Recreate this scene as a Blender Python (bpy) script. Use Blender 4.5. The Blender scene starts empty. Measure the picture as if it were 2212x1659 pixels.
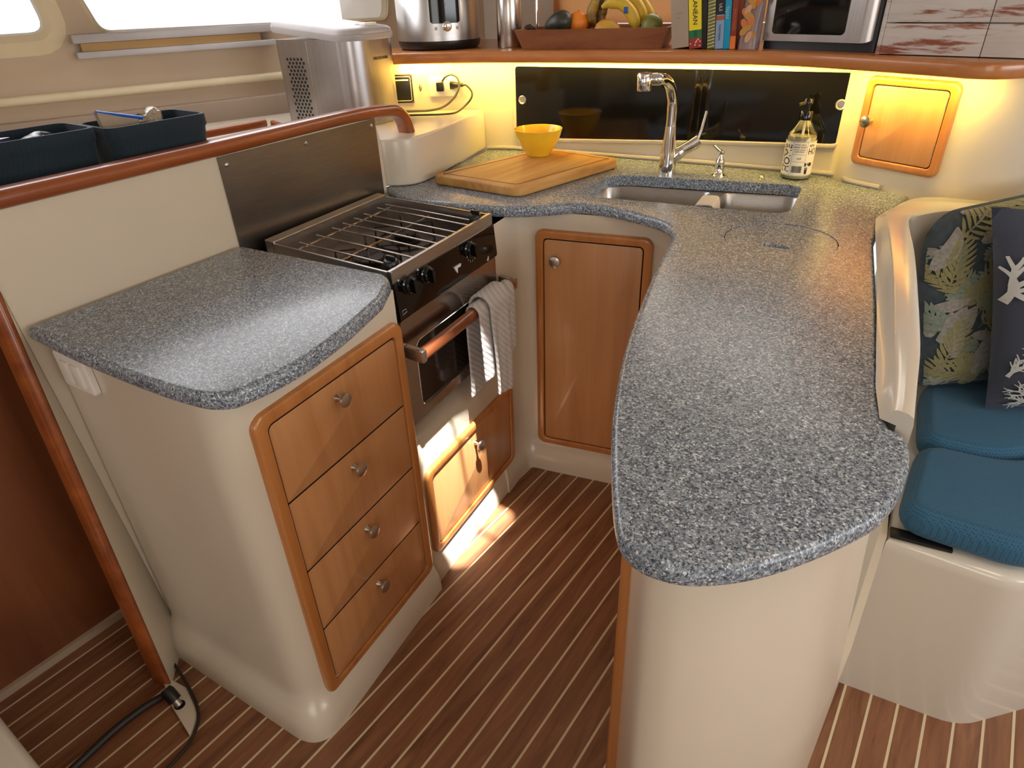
import bpy, bmesh, math, random
from mathutils import Matrix, Vector, noise as mnoise
from math import sin, cos, pi, radians as R
random.seed(7)
SC = bpy.context.scene
COL = SC.collection
# ------------------------------------------------------------------ camera
cam = bpy.data.cameras.new('camera'); cam.sensor_fit = 'HORIZONTAL'; cam.sensor_width = 36.0
cam.lens = 1400/2212*36; cam.clip_start = 0.02
camo = bpy.data.objects.new('camera', cam); COL.objects.link(camo)
RM = Matrix(((0.815607, -0.27654175, 0.50824195), (0.57766867, 0.43916885, -0.68806223), (-0.0329261, 0.85478382, 0.51793869)))
CP = Vector((0, 0, 1.5))
camo.matrix_world = Matrix.Translation(CP) @ RM.to_4x4()
SC.camera = camo
# ------------------------------------------------------------------ colour management
SC.view_settings.view_transform = 'Standard'; SC.view_settings.look = 'None'
SC.view_settings.exposure = 0.33; SC.view_settings.gamma = 1.0; SC.view_settings.use_curve_mapping = False
# ------------------------------------------------------------------ world, sun, window daylight and fill at unseen openings
W = bpy.data.worlds.new('world'); SC.world = W; W.use_nodes = True
W.node_tree.nodes['Background'].inputs[0].default_value = (1.0, 0.965, 0.97, 1)
W.node_tree.nodes['Background'].inputs[1].default_value = 0.95
SUN = Vector((-0.2454, 0.1085, -0.9633)).normalized()
sl = bpy.data.lights.new('sun', 'SUN'); sl.energy = 22.0; sl.angle = R(0.9); sl.color = (1.0, 0.97, 0.93)
so = bpy.data.objects.new('sun', sl); COL.objects.link(so); so.location = (2, -1, 4)
so.rotation_euler = SUN.to_track_quat('-Z', 'Y').to_euler()
def area(name, loc, tgt, sx, sy, energy, color):
    l = bpy.data.lights.new(name, 'AREA'); l.shape = 'RECTANGLE'; l.size = sx; l.size_y = sy; l.energy = energy; l.color = color
    o = bpy.data.objects.new(name, l); COL.objects.link(o); o.location = loc
    o.rotation_euler = (Vector(tgt)-Vector(loc)).to_track_quat('-Z', 'Y').to_euler()
    return o
area('fill_rear_opening', (0.9, -1.72, 1.5), (0.5, 1.2, 1.1), 1.5, .85, 10, (1.0, 0.97, 0.92))  # added area light filling the room from an unseen opening behind the camera
area('fill_right_opening', (2.42, 0.9, 1.6), (0.0, 1.0, 0.9), 2.4, 0.6, 23, (0.90, 0.95, 1.0))  # added fill at the unseen opening in the right wall
area('daylight_window_front', (-0.7, 2.56, 1.75), (-0.8, 1.0, 1.3), 1.2, 0.35, 3.5, (1.0, 0.93, 0.83))
area('daylight_window_left', (-2.2, 1.2, 1.74), (-1.0, 1.0, 0.7), 1.7, 0.5, 9, (0.95, 0.96, 1.0))
area('warm_overhead_area', (0.6, 0.7, 2.1), (0.6, 0.7, 0), 0.5, 0.5, 4, (1.0, 0.82, 0.62))  # unseen warm area light just under the ceiling

# ------------------------------------------------------------------ pixel rays (photo frame 2212 x 1659) onto real planes
def ray(px, py): return RM @ Vector((px-1106, -(py-829.5), -1400))
def PZ(px, py, z):
    r = ray(px, py); return CP + r*((z-CP.z)/r.z)
def PP(px, py, a, b, off=0.0):
    a = Vector((a[0], a[1], 0)); b = Vector((b[0], b[1], 0)); d = (b-a).normalized(); n = Vector((d.y, -d.x, 0))
    a = a+n*off; r = ray(px, py); return CP + r*(n.dot(a-CP)/n.dot(r))

# ------------------------------------------------------------------ materials
def srgb(r, g, b):
    f = lambda c: (c/255/12.92) if c/255 <= .04045 else ((c/255+.055)/1.055)**2.4
    return (f(r), f(g), f(b), 1)
class NT:
    def __init__(s, name):
        s.m = bpy.data.materials.new(name); s.m.use_nodes = True; s.t = s.m.node_tree; s.b = s.t.nodes['Principled BSDF']
    def n(s, typ, **k):
        o = s.t.nodes.new(typ)
        for a, v in k.items(): setattr(o, a, v)
        return o
    def l(s, a, b): s.t.links.new(a, b)
    def coord(s, scale=(1, 1, 1), rot=(0, 0, 0), loc=(0, 0, 0)):
        tc = s.n('ShaderNodeTexCoord'); mp = s.n('ShaderNodeMapping'); s.l(tc.outputs['Object'], mp.inputs[0])
        mp.inputs['Scale'].default_value = scale; mp.inputs['Rotation'].default_value = rot; mp.inputs['Location'].default_value = loc
        return mp.outputs[0]
    def noise(s, vec, scale, detail=4, rough=.55, dist=0):
        o = s.n('ShaderNodeTexNoise'); s.l(vec, o.inputs['Vector']); o.inputs['Scale'].default_value = scale
        o.inputs['Detail'].default_value = detail; o.inputs['Roughness'].default_value = rough; o.inputs['Distortion'].default_value = dist
        return o.outputs[0]
    def ramp(s, fac, stops, interp='LINEAR'):
        o = s.n('ShaderNodeValToRGB'); s.l(fac, o.inputs[0]); cr = o.color_ramp; cr.interpolation = interp
        while len(cr.elements) < len(stops): cr.elements.new(0.5)
        for e, (p, c) in zip(cr.elements, stops): e.position = p; e.color = c
        return o.outputs[0]
    def mix(s, fac, a, b, mode='MIX'):
        o = s.n('ShaderNodeMix', data_type='RGBA', blend_type=mode)
        if isinstance(fac, (int, float)): o.inputs[0].default_value = fac
        else: s.l(fac, o.inputs[0])
        for v, i in ((a, 6), (b, 7)):
            if isinstance(v, tuple): o.inputs[i].default_value = v
            else: s.l(v, o.inputs[i])
        return o.outputs[2]
    def math(s, op, a, b=None):
        o = s.n('ShaderNodeMath', operation=op)
        for v, i in ((a, 0), (b, 1)):
            if v is None: continue
            if isinstance(v, (int, float)): o.inputs[i].default_value = v
            else: s.l(v, o.inputs[i])
        return o.outputs[0]
    def bump(s, h, strength=.2, dist=.002):
        o = s.n('ShaderNodeBump'); s.l(h, o.inputs['Height']); o.inputs['Strength'].default_value = strength; o.inputs['Distance'].default_value = dist
        s.l(o.outputs[0], s.b.inputs['Normal'])
    def set(s, **k):
        mp = dict(rough='Roughness', metal='Metallic', coat='Coat Weight', coatr='Coat Roughness', spec='Specular IOR Level', trans='Transmission Weight', ior='IOR', sheen='Sheen Weight', aniso='Anisotropic')
        for a, v in k.items():
            if a == 'color':
                if isinstance(v, tuple): s.b.inputs['Base Color'].default_value = v
                else: s.l(v, s.b.inputs['Base Color'])
            else: s.b.inputs[mp[a]].default_value = v
        return s
def plain(name, col, rough=.5, metal=0, var=.04, vs=8, **k):
    t = NT(name); v = t.coord(); n = t.noise(v, vs, 3)
    c2 = tuple(max(0, x*(1-var*2)) for x in col[:3])+(1,); c1 = tuple(min(1, x*(1+var)) for x in col[:3])+(1,)
    t.set(color=t.ramp(n, [(.3, c2), (.7, c1)]), rough=rough, metal=metal, **k); return t.m
def wood(name, ca, cb, cc, axis='Z', scale=1.0, rough=.35, coat=.3, fine=1.0, rot=(0, 0, 0)):
    t = NT(name); st = {'X': (1, 14, 14), 'Y': (14, 1, 14), 'Z': (14, 14, 1)}[axis]
    v = t.coord(tuple(x*scale for x in st), rot)
    n1 = t.noise(v, 1.3, 6, .6, .6); v2 = t.coord(tuple(x*scale*6 for x in st), rot); n2 = t.noise(v2, 1.6, 4, .6)
    c = t.ramp(n1, [(.28, ca), (.5, cb), (.72, cc)]); c = t.mix(t.math('MULTIPLY', n2, .34*fine), c, ca)
    t.set(color=c, rough=rough, coat=coat, coatr=.15); t.bump(n2, .08, .001); return t.m
def brushed(name, col, rough=.3, axis='Z', var=.12, bmp=.03):
    t = NT(name); st = {'X': (2, 160, 160), 'Y': (160, 2, 160), 'Z': (160, 160, 2)}[axis]
    v = t.coord(st); n = t.noise(v, 1.0, 3); n2 = t.noise(t.coord(), 5, 3)
    c = t.ramp(n, [(.3, tuple(x*(1-var) for x in col[:3])+(1,)), (.7, col)]); t.set(color=c, metal=1, rough=rough)
    rr = t.math('ADD', t.math('MULTIPLY', n2, .16), rough-.08); t.l(rr, t.b.inputs['Roughness']); t.bump(n, bmp, .0002); return t.m
def speckle(name):
    t = NT(name); v = t.coord(); d = t.noise(v, 260, 2, .5)
    vv = t.n('ShaderNodeVectorMath', operation='MULTIPLY_ADD')
    t.l(t.n('ShaderNodeTexNoise').outputs[1], vv.inputs[0]); t.l(v, vv.inputs[2]); nn = t.t.nodes[-2] if False else None
    for nd in t.t.nodes:
        if nd.bl_idname == 'ShaderNodeTexNoise' and not nd.inputs['Vector'].links:
            t.l(v, nd.inputs['Vector']); nd.inputs['Scale'].default_value = 300
    vv.inputs[1].default_value = (.006, .006, .006)
    vo = t.n('ShaderNodeTexVoronoi'); t.l(vv.outputs[0], vo.inputs['Vector']); vo.inputs['Scale'].default_value = 420
    sp = t.n('ShaderNodeSeparateColor'); t.l(vo.outputs['Color'], sp.inputs[0])
    c = t.ramp(sp.outputs[0], [(0, srgb(28, 38, 54)), (.16, srgb(58, 70, 86)), (.32, srgb(110, 122, 136)), (.55, srgb(136, 147, 158)), (.80, srgb(176, 186, 196)), (.93, srgb(222, 226, 230))], 'CONSTANT')
    c = t.mix(.25, c, t.ramp(d, [(.35, srgb(84, 92, 104)), (.65, srgb(180, 186, 190))]))
    t.set(color=c, rough=.27, spec=.5); return t.m
def floor_mat():
    t = NT('teak_and_holly_sole'); v = t.coord(); sx = t.n('ShaderNodeSeparateXYZ'); t.l(v, sx.inputs[0])
    a = t.math('DIVIDE', t.math('ADD', sx.outputs[0], .787+5.68), .0568); fr = t.math('FRACT', a); idn = t.math('FLOOR', a)
    line = t.math('LESS_THAN', t.math('ABSOLUTE', t.math('SUBTRACT', t.math('FRACT', t.math('ADD', a, .5)), .5)), .050)
    wn = t.n('ShaderNodeTexWhiteNoise', noise_dimensions='1D'); t.l(idn, wn.inputs['W'])
    cb = t.n('ShaderNodeCombineXYZ'); t.l(sx.outputs[0], cb.inputs[0]); t.l(sx.outputs[1], cb.inputs[1]); t.l(t.math('MULTIPLY', wn.outputs[0], 30), cb.inputs[2])
    mp = t.n('ShaderNodeMapping'); t.l(cb.outputs[0], mp.inputs[0]); mp.inputs['Scale'].default_value = (22, 2.2, 1)
    g = t.noise(mp.outputs[0], 1.4, 6, .62, 1.2)
    mp2 = t.n('ShaderNodeMapping'); t.l(cb.outputs[0], mp2.inputs[0]); mp2.inputs['Scale'].default_value = (160, 6, 1); g2 = t.noise(mp2.outputs[0], 1.3, 4, .6)
    c = t.ramp(g, [(.26, srgb(78, 46, 30)), (.40, srgb(126, 82, 54)), (.6, srgb(152, 104, 70)), (.78, srgb(172, 122, 86))])
    c = t.mix(t.math('MULTIPLY', g2, .4), c, srgb(82, 50, 34)); c = t.mix(t.math('MULTIPLY', wn.outputs[0], .35), c, srgb(132, 82, 56))
    c = t.mix(line, c, srgb(214, 196, 160)); t.set(color=c, rough=.42, coat=.15, coatr=.3); t.bump(g2, .08, .001); return t.m
def glass(name, tint=(1, 1, 1, 1), gl=.12):
    t = NT(name); t.t.nodes.remove(t.b); o = t.t.nodes['Material Output']
    tr = t.n('ShaderNodeBsdfTransparent'); tr.inputs[0].default_value = tint; g = t.n('ShaderNodeBsdfGlossy'); g.inputs['Roughness'].default_value = .02
    fr = t.n('ShaderNodeFresnel'); mx = t.n('ShaderNodeMixShader'); t.l(t.math('MULTIPLY', fr.outputs[0], gl*8), mx.inputs[0]); t.l(tr.outputs[0], mx.inputs[1]); t.l(g.outputs[0], mx.inputs[2]); t.l(mx.outputs[0], o.inputs[0]); return t.m
def weave(name, ca, cb, s=260, rough=.85):
    t = NT(name); v = t.coord((1, 1, 1), (0, 0, R(20))); ck = t.n('ShaderNodeTexVoronoi'); ck.inputs['Scale'].default_value = s; ck.inputs['Randomness'].default_value = .12
    t.l(v, ck.inputs['Vector']); n = t.noise(t.coord(), 6, 3)
    c = t.ramp(ck.outputs['Distance'], [(.1, cb), (.5, ca)]); c = t.mix(t.math('MULTIPLY', n, .45), c, ca)
    t.set(color=c, rough=rough, sheen=.1); t.bump(ck.outputs['Distance'], .5, -.001); return t.m
def emit(name, col, st):
    t = NT(name); t.set(color=col); t.b.inputs['Emission Color'].default_value = col; t.b.inputs['Emission Strength'].default_value = st; return t.m
def cloth(name, ca, cb, s=500, wv=0):
    t = NT(name); v = t.coord(); n = t.noise(v, s, 2); w = t.n('ShaderNodeTexWave', wave_type='BANDS', bands_direction='DIAGONAL'); t.l(v, w.inputs['Vector']); w.inputs['Scale'].default_value = 34
    w.inputs['Distortion'].default_value = 1.0; c = t.mix(t.math('MULTIPLY', t.math('ADD', n, t.math('MULTIPLY', w.outputs[1], wv)), .5 if wv else 1.0), ca, cb); t.set(color=c, rough=.95, sheen=.2)
    t.bump(t.math('ADD', t.math('MULTIPLY', w.outputs[1], wv), n), .5, .003 if wv else .0006); return t.m

M = {}
M['gel'] = plain('cream_gelcoat', srgb(212, 200, 180), .28, var=.015, vs=3, coat=.3, coatr=.12)
M['gelw'] = plain('white_gelcoat', srgb(212, 204, 190), .2, var=.01, vs=3, coat=.5, coatr=.08)
M['wallw'] = plain('off_white_laminate', srgb(208, 194, 172), .42, var=.01, vs=3)
M['liner'] = plain('beige_headliner', srgb(186, 164, 138), .6, var=.02, vs=5)
M['linerd'] = plain('grey_beige_liner', srgb(150, 130, 112), .7, var=.02, vs=5)
M['liner_trim'] = plain('cream_piping', srgb(206, 190, 156), .4)
M['teak'] = wood('varnished_teak', srgb(116, 54, 20), srgb(148, 74, 28), srgb(172, 94, 40), 'Y', .8, .3, .5)
M['teakx'] = wood('varnished_teak_shelf', srgb(154, 90, 40), srgb(182, 112, 54), srgb(200, 132, 70), 'X', .6, .3, .5)
M['cherry'] = wood('cherry_veneer', srgb(178, 122, 76), srgb(198, 142, 92), srgb(208, 154, 104), 'Z', .9, .33, .35, .7)
M['frame'] = wood('cherry_edging', srgb(162, 98, 46), srgb(186, 120, 62), srgb(198, 132, 74), 'Z', .8, .25, .6, .6)
M['darkwood'] = wood('dark_walnut_veneer', srgb(98, 50, 24), srgb(126, 70, 36), srgb(142, 84, 46), 'Z', .5, .4, .2)
M['gap'] = plain('gap_shade_and_seam', srgb(26, 12, 6), .9)  # shade of door and drawer gaps as a dark colour; also the lid seam
M['floor'] = floor_mat()
M['stone'] = speckle('speckled_solid_surface')
M['steel'] = brushed('brushed_steel', (.52, .48, .44, 1), .34, 'Y')
M['steelz'] = brushed('brushed_steel_vertical', (.58, .55, .52, 1), .3, 'Z')
M['sink'] = brushed('satin_sink_steel', (.42, .40, .38, 1), .3, 'X')
M['chrome'] = plain('chrome', (.78, .76, .74, 1), .06, 1, var=.01)
M['nickel'] = plain('satin_nickel', (.60, .57, .54, 1), .28, 1, var=.02)
M['wire'] = plain('steel_wire', (.42, .35, .30, 1), .32, 1, var=.1, vs=40)
M['iron'] = plain('burnt_iron', srgb(30, 24, 22), .5, .3)
M['pan'] = plain('stained_hob_pan', (.16, .13, .115, 1), .4, .9, var=.25, vs=14)
M['blackg'] = plain('black_gloss', srgb(10, 9, 9), .08, var=.02)
M['blackp'] = plain('black_plastic', srgb(18, 17, 17), .35)
M['ovenglass'] = plain('oven_glass', srgb(46, 38, 34), .12, .4)
M['white'] = plain('white_plastic', srgb(232, 226, 216), .35)
M['wgrey'] = plain('grey_plastic', srgb(172, 166, 164), .35)
M['print'] = plain('white_print', srgb(220, 220, 215), .6)
M['ink'] = plain('black_ink', srgb(24, 20, 18), .6)
M['yellow'] = plain('yellow_melamine', srgb(246, 200, 50), .18, var=.01, coat=.3)
M['board'] = wood('maple_board', srgb(160, 108, 52), srgb(200, 148, 80), srgb(218, 172, 102), 'Y', 1.1, .5, .0)
M['tray'] = wood('walnut_tray', srgb(110, 62, 36), srgb(140, 86, 54), srgb(158, 104, 68), 'X', .7, .5, .05)
M['teal'] = weave('teal_weave', srgb(42, 92, 122), srgb(8, 36, 58), 200)
M['bin'] = weave('navy_bin_fabric', srgb(22, 42, 54), srgb(8, 20, 28), 300)
M['towel'] = cloth('grey_towel', srgb(222, 218, 216), srgb(184, 180, 180), 500, 1.0)
M['denim'] = cloth('navy_linen', srgb(64, 68, 82), srgb(40, 44, 56), 900)
M['coral'] = cloth('pale_coral_print', srgb(198, 196, 190), srgb(170, 172, 168), 900)
M['leafbase'] = cloth('dark_leaf_ground', srgb(72, 80, 86), srgb(34, 48, 56), 60)
M['leaf1'] = cloth('olive_leaf_print', srgb(150, 142, 98), srgb(112, 110, 74), 120)
M['leaf2'] = cloth('sage_leaf_print', srgb(142, 150, 134), srgb(92, 108, 98), 120)
M['leaf3'] = cloth('grey_leaf_print', srgb(168, 162, 150), srgb(104, 102, 98), 120)
M['pane'] = glass('window_glass')
M['clearp'] = glass('clear_bottle', (.93, .94, .88, 1), .16)
M['cable'] = plain('dark_cable', srgb(40, 34, 30), .5)
M['olivecable'] = plain('grey_cable', srgb(84, 78, 62), .5)

# ------------------------------------------------------------------ object helpers
ORG = {}
def tag(o, label=None, cat=None, group=None, kind=None, category=None):
    cat = cat or category
    for k, v in (('label', label), ('category', cat), ('group', group), ('kind', kind)):
        if v: o[k] = v
    return o
def thing(name, label, cat, loc, group=None):
    o = bpy.data.objects.new(name, None); COL.objects.link(o); o.location = loc; o.empty_display_size = .05
    ORG[o.name] = Vector(loc); return tag(o, label, cat, group)
def frame2(a, b, z=0.0):
    """local x from a to b, local y outward (to the right of a->b), local z up"""
    a = Vector((a[0], a[1], z)); d = Vector((b[0]-a.x, b[1]-a.y, 0)).normalized(); n = Vector((d.y, -d.x, 0))
    return Matrix(((d.x, n.x, 0, a.x), (d.y, n.y, 0, a.y), (0, 0, 1, a.z), (0, 0, 0, 1)))
def gap_shade_edges(o, F):  # paints the side faces dark, as gap shade between drawers and doors
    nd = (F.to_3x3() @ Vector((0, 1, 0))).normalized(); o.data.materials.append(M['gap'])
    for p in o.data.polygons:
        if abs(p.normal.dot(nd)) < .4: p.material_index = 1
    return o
class MB:
    def __init__(s, mat=None): s.bm = bmesh.new(); s.M = mat or Matrix.Identity(4); s.mi = 0
    def v(s, p): return s.bm.verts.new(s.M @ Vector(p))
    def f(s, vs):
        try: f = s.bm.faces.new(vs); f.material_index = s.mi; return f
        except ValueError: return None
    def box(s, x0, x1, y0, y1, z0, z1, bev=0, seg=2):
        c = [s.v((x, y, z)) for x in (x0, x1) for y in (y0, y1) for z in (z0, z1)]
        fs = [s.f([c[i] for i in q]) for q in ((0, 1, 3, 2), (4, 6, 7, 5), (0, 4, 5, 1), (2, 3, 7, 6), (0, 2, 6, 4), (1, 5, 7, 3))]
        if bev > 0:
            es = list({e for f in fs for e in f.edges}); r = bmesh.ops.bevel(s.bm, geom=es, offset=bev, segments=seg, profile=.5, affect='EDGES')
            for f in r['faces']: f.material_index = s.mi
        return s
    def loft(s, rings, close=True, cap0=True, cap1=True):
        vr = [[s.v(p) for p in r] for r in rings]; n = len(vr[0])
        for a, b in zip(vr, vr[1:]):
            for i in range(n if close else n-1):
                j = (i+1) % n; s.f([a[i], a[j], b[j], b[i]])
        if cap0: s.f(vr[0][::-1])
        if cap1: s.f(vr[-1])
        return s
    def prism(s, ol, z0, z1, bev=0, n=3):
        if bev <= 0: return s.loft([[(x, y, z0) for x, y in ol], [(x, y, z1) for x, y in ol]])
        rings = []
        for k in range(n+1):
            a = pi/2*k/n; rings.append([(x, y, z0+bev*(1-sin(a))) for x, y in inset(ol, bev*(1-cos(a)))])
        rings = rings[::-1]
        for k in range(n+1):
            a = pi/2*k/n; rings.append([(x, y, z1-bev*(1-sin(a))) for x, y in inset(ol, bev*(1-cos(a)))])
        # order: bottom inset first
        bot = [[(x, y, z0+bev*(1-cos(a))) for x, y in inset(ol, bev*(1-sin(a)))] for a in [pi/2*k/n for k in range(n+1)]]
        top = [[(x, y, z1-bev*(1-cos(a))) for x, y in inset(ol, bev*(1-sin(a)))] for a in [pi/2*(n-k)/n for k in range(n+1)]]
        return s.loft(bot+top)
    def yprism(s, ol, y0, y1, bev=0, n=3):
        """outline in local x,z; extruded along local y (outward). bevel on the y1 side"""
        rings = [[(x, y0, z) for x, z in ol]]
        if bev > 0:
            for k in range(n+1):
                a = pi/2*k/n; rings.append([(x, y1-bev+bev*sin(a), z) for x, z in inset(ol, bev*(1-cos(a)))])
        else: rings.append([(x, y1, z) for x, z in ol])
        return s.loft(rings)
    def tube(s, pts, r, n=10, close=False, caps=True):
        pts = [Vector(p) for p in pts]; m = len(pts); rs = r if isinstance(r, (list, tuple)) else [r]*m; rings = []
        T = [((pts[(i+1) % m] if (close or i < m-1) else pts[i]) - (pts[i-1] if (close or i > 0) else pts[i])).normalized() for i in range(m)]
        up = Vector((0, 0, 1)) if abs(T[0].z) < .9 else Vector((1, 0, 0)); N = (up - T[0]*up.dot(T[0])).normalized()
        for i in range(m):
            N = (N - T[i]*N.dot(T[i])).normalized(); B = T[i].cross(N)
            rings.append([pts[i] + (N*cos(2*pi*k/n)+B*sin(2*pi*k/n))*rs[i] for k in range(n)])
        if close: rings.append(rings[0])
        s.loft(rings, True, caps and not close, caps and not close); return s
    def lathe(s, prof, c=(0, 0, 0), n=28, ax='z', sx=1, sy=1):
        rings = []
        for r, h in prof:
            ring = []
            for k in range(n):
                a = 2*pi*k/n; p = (r*cos(a)*sx, r*sin(a)*sy, h)
                if ax == 'y': p = (p[0], h, p[1])
                if ax == 'x': p = (h, p[0], p[1])
                ring.append((p[0]+c[0], p[1]+c[1], p[2]+c[2]))
            rings.append(ring)
        return s.loft(rings)
    def build(s, name, mat, parent=None, ang=38, smooth=True, sub=0, **tags):
        bm = s.bm; bmesh.ops.remove_doubles(bm, verts=bm.verts, dist=1e-6)
        bmesh.ops.recalc_face_normals(bm, faces=bm.faces)
        me = bpy.data.meshes.new(name)
        if parent is not None: org = ORG[parent.name]
        else:
            xs = [v.co for v in bm.verts]; lo = [min(c[i] for c in xs) for i in range(3)]; hi = [max(c[i] for c in xs) for i in range(3)]
            org = Vector(((lo[0]+hi[0])/2, (lo[1]+hi[1])/2, lo[2]))
        if name in ('floor',): org = Vector((0, 0, 0))
        bmesh.ops.translate(bm, verts=bm.verts, vec=-org); bm.to_mesh(me); bm.free()
        for m in (mat if isinstance(mat, (list, tuple)) else [mat]): me.materials.append(m)
        if smooth:
            for p in me.polygons: p.use_smooth = True
            me.set_sharp_from_angle(angle=R(ang))
        o = bpy.data.objects.new(name, me); COL.objects.link(o)
        if parent is not None: o.parent = parent
        else: o.location = org
        ORG[o.name] = org
        if sub:
            md = o.modifiers.new('sub', 'SUBSURF'); md.levels = sub; md.render_levels = sub
        return tag(o, **tags)
def inset(ol, d):
    if abs(d) < 1e-9: return list(ol)
    n = len(ol); ar = sum(ol[i][0]*ol[(i+1) % n][1]-ol[(i+1) % n][0]*ol[i][1] for i in range(n)); sg = 1 if ar > 0 else -1; out = []
    for i in range(n):
        p, c, q = Vector(ol[i-1]), Vector(ol[i]), Vector(ol[(i+1) % n]); e1 = (c-p); e2 = (q-c)
        if e1.length < 1e-9: e1 = e2
        if e2.length < 1e-9: e2 = e1
        e1.normalize(); e2.normalize(); n1 = Vector((-e1.y, e1.x)); n2 = Vector((-e2.y, e2.x)); b = n1+n2
        if b.length < 1e-6: b = n1.copy()
        b.normalize(); k = min(1/max(.35, b.dot(n1)), 2.2); w = c + b*d*k*sg; out.append((w.x, w.y))
    return out
def rrect(x0, x1, y0, y1, r, n=5):
    if not isinstance(r, (list, tuple)): r = [r]*4
    o = []
    for (cx, cy, a0), rr in zip(((x1, y0, -90), (x1, y1, 0), (x0, y1, 90), (x0, y0, 180)), r):
        sxn = -1 if cx == x1 else 1; syn = -1 if cy == y1 else 1; ccx = cx+sxn*rr; ccy = cy+syn*rr
        for k in range(n+1): a = R(a0+90*k/n); o.append((ccx+rr*cos(a), ccy+rr*sin(a)))
    return o
def rpoly(pts, r, n=5):
    """polygon with rounded corners: pts [(x,y)], r list or number"""
    m = len(pts); o = []
    for i in range(m):
        p, c, q = Vector(pts[i-1][:2]), Vector(pts[i][:2]), Vector(pts[(i+1) % m][:2]); rr = r[i] if isinstance(r, (list, tuple)) else r
        if rr <= 0: o.append((c.x, c.y)); continue
        a = (p-c).normalized(); b = (q-c).normalized(); L = min(rr, (p-c).length*.49, (q-c).length*.49); s, e = c+a*L, c+b*L
        for k in range(n+1): t = k/n; w = s*(1-t)**2 + c*2*t*(1-t) + e*t*t; o.append((w.x, w.y))
    return o
def cat(pts, n=6):
    P = [Vector(p) for p in pts]; o = []
    for i in range(len(P)-1):
        p0 = P[i-1] if i > 0 else P[i]*2-P[i+1]; p1 = P[i]; p2 = P[i+1]; p3 = P[i+2] if i+2 < len(P) else P[i+1]*2-P[i]
        for k in range(n):
            t = k/n; o.append(.5*((2*p1)+(p2-p0)*t+(2*p0-5*p1+4*p2-p3)*t*t+(3*p1-p0-3*p2+p3)*t**3))
    o.append(P[-1]); return o
def xy(pts): return [(p[0], p[1]) for p in pts]
def fillholes(mb, loops, z, mi=0):
    bm = mb.bm; es = []
    for lp in loops:
        vs = [mb.v((x, y, z)) for x, y in lp]
        for i in range(len(vs)): es.append(bm.edges.new((vs[i], vs[(i+1) % len(vs)])))
    r = bmesh.ops.triangle_fill(bm, use_beauty=True, use_dissolve=False, edges=es)
    for g in r['geom']:
        if isinstance(g, bmesh.types.BMFace): g.material_index = mi
def text(s, size, mat, parent, P, xd, nd, name='lettering', ext=.0004, align='CENTER', sx=1.0, serif=False):
    cu = bpy.data.curves.new('t', 'FONT'); cu.body = s; cu.size = size; cu.extrude = ext; cu.align_x = align; cu.align_y = 'CENTER'; cu.resolution_u = 3
    tmp = bpy.data.objects.new('t', cu); COL.objects.link(tmp); dg = bpy.context.evaluated_depsgraph_get(); me = bpy.data.meshes.new_from_object(tmp.evaluated_get(dg))
    bpy.data.objects.remove(tmp); bpy.data.curves.remove(cu)
    xd = Vector(xd).normalized(); nd = Vector(nd).normalized(); yd = nd.cross(xd).normalized()
    org = ORG[parent.name]; P = Vector(P)-org
    mt = Matrix(((xd.x*sx, yd.x, nd.x, P.x), (xd.y*sx, yd.y, nd.y, P.y), (xd.z*sx, yd.z, nd.z, P.z), (0, 0, 0, 1)))
    me.transform(mt); me.materials.clear(); me.materials.append(mat); o = bpy.data.objects.new(name, me); COL.objects.link(o); o.parent = parent; ORG[o.name] = org
    return o
STR = dict(kind='structure')
def knob(parent, P, nd, mat=None, s=1.0, name='knob'):
    nd = Vector(nd).normalized(); q = nd.to_track_quat('Z', 'Y').to_matrix().to_4x4(); m = MB(Matrix.Translation(P) @ q)
    m.lathe([(.0001, -.004), (.009*s, -.004), (.0085*s, .002), (.0055*s, .006), (.005*s, .013), (.008*s, .017), (.0155*s, .020), (.0165*s, .023), (.0155*s, .026), (.009*s, .0285), (.0001, .029)], n=24)
    return m.build(name, mat or M['nickel'], parent)

ZC = .975
# ================================================================== STRUCTURE
m = MB(); m.box(-3.2, 2.6, -1.9, 3.2, -.06, 0); m.build('floor', M['floor'], **STR)
# ceiling with the small open hatch that lets the sun in
HX, HY = (-.626, -.420), (.772, 1.072); CZ = 2.12
m = MB(); hole = rrect(HX[0], HX[1], HY[0], HY[1], .05); outer = [(-3.2, -1.9), (2.6, -1.9), (2.6, 3.2), (-3.2, 3.2)]
fillholes(m, [outer, hole], CZ); fillholes(m, [outer, hole], CZ+.03); m.loft([[(x, y, CZ) for x, y in hole], [(x, y, CZ+.03) for x, y in hole]], cap0=False, cap1=False)
m.build('ceiling', M['gel'], smooth=False, **STR)
m = MB(); m.box(HX[0]-.01, HX[1]+.01, .930, .943, CZ+.031, CZ+.044); t = thing('hatch_frame', 'narrow frame bar across the small ceiling hatch', 'hatch', ((HX[0]+HX[1])/2, .936, CZ+.031))
m.build('crossbar', M['wgrey'], t)
def wall_holes(name, a, b, z0, z1, holes, th, mat, x0=0, L=None, **kw):
    """wall in the plane a->b; holes are outlines in (along, z); slab of thickness th away from the outward side"""
    F = frame2(a, b); L = L or (Vector(b)-Vector(a)).length; m = MB(F @ Matrix(((1, 0, 0, 0), (0, 0, 1, 0), (0, 1, 0, 0), (0, 0, 0, 1))))
    ol = [(x0, z0), (L, z0), (L, z1), (x0, z1)]
    fillholes(m, [ol]+holes, 0); fillholes(m, [ol]+holes, -th)
    for h in [ol]+holes: m.loft([[(x, y, 0) for x, y in h], [(x, y, -th) for x, y in h]], cap0=False, cap1=False)
    return m.build(name, mat, smooth=False, **kw)
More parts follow.
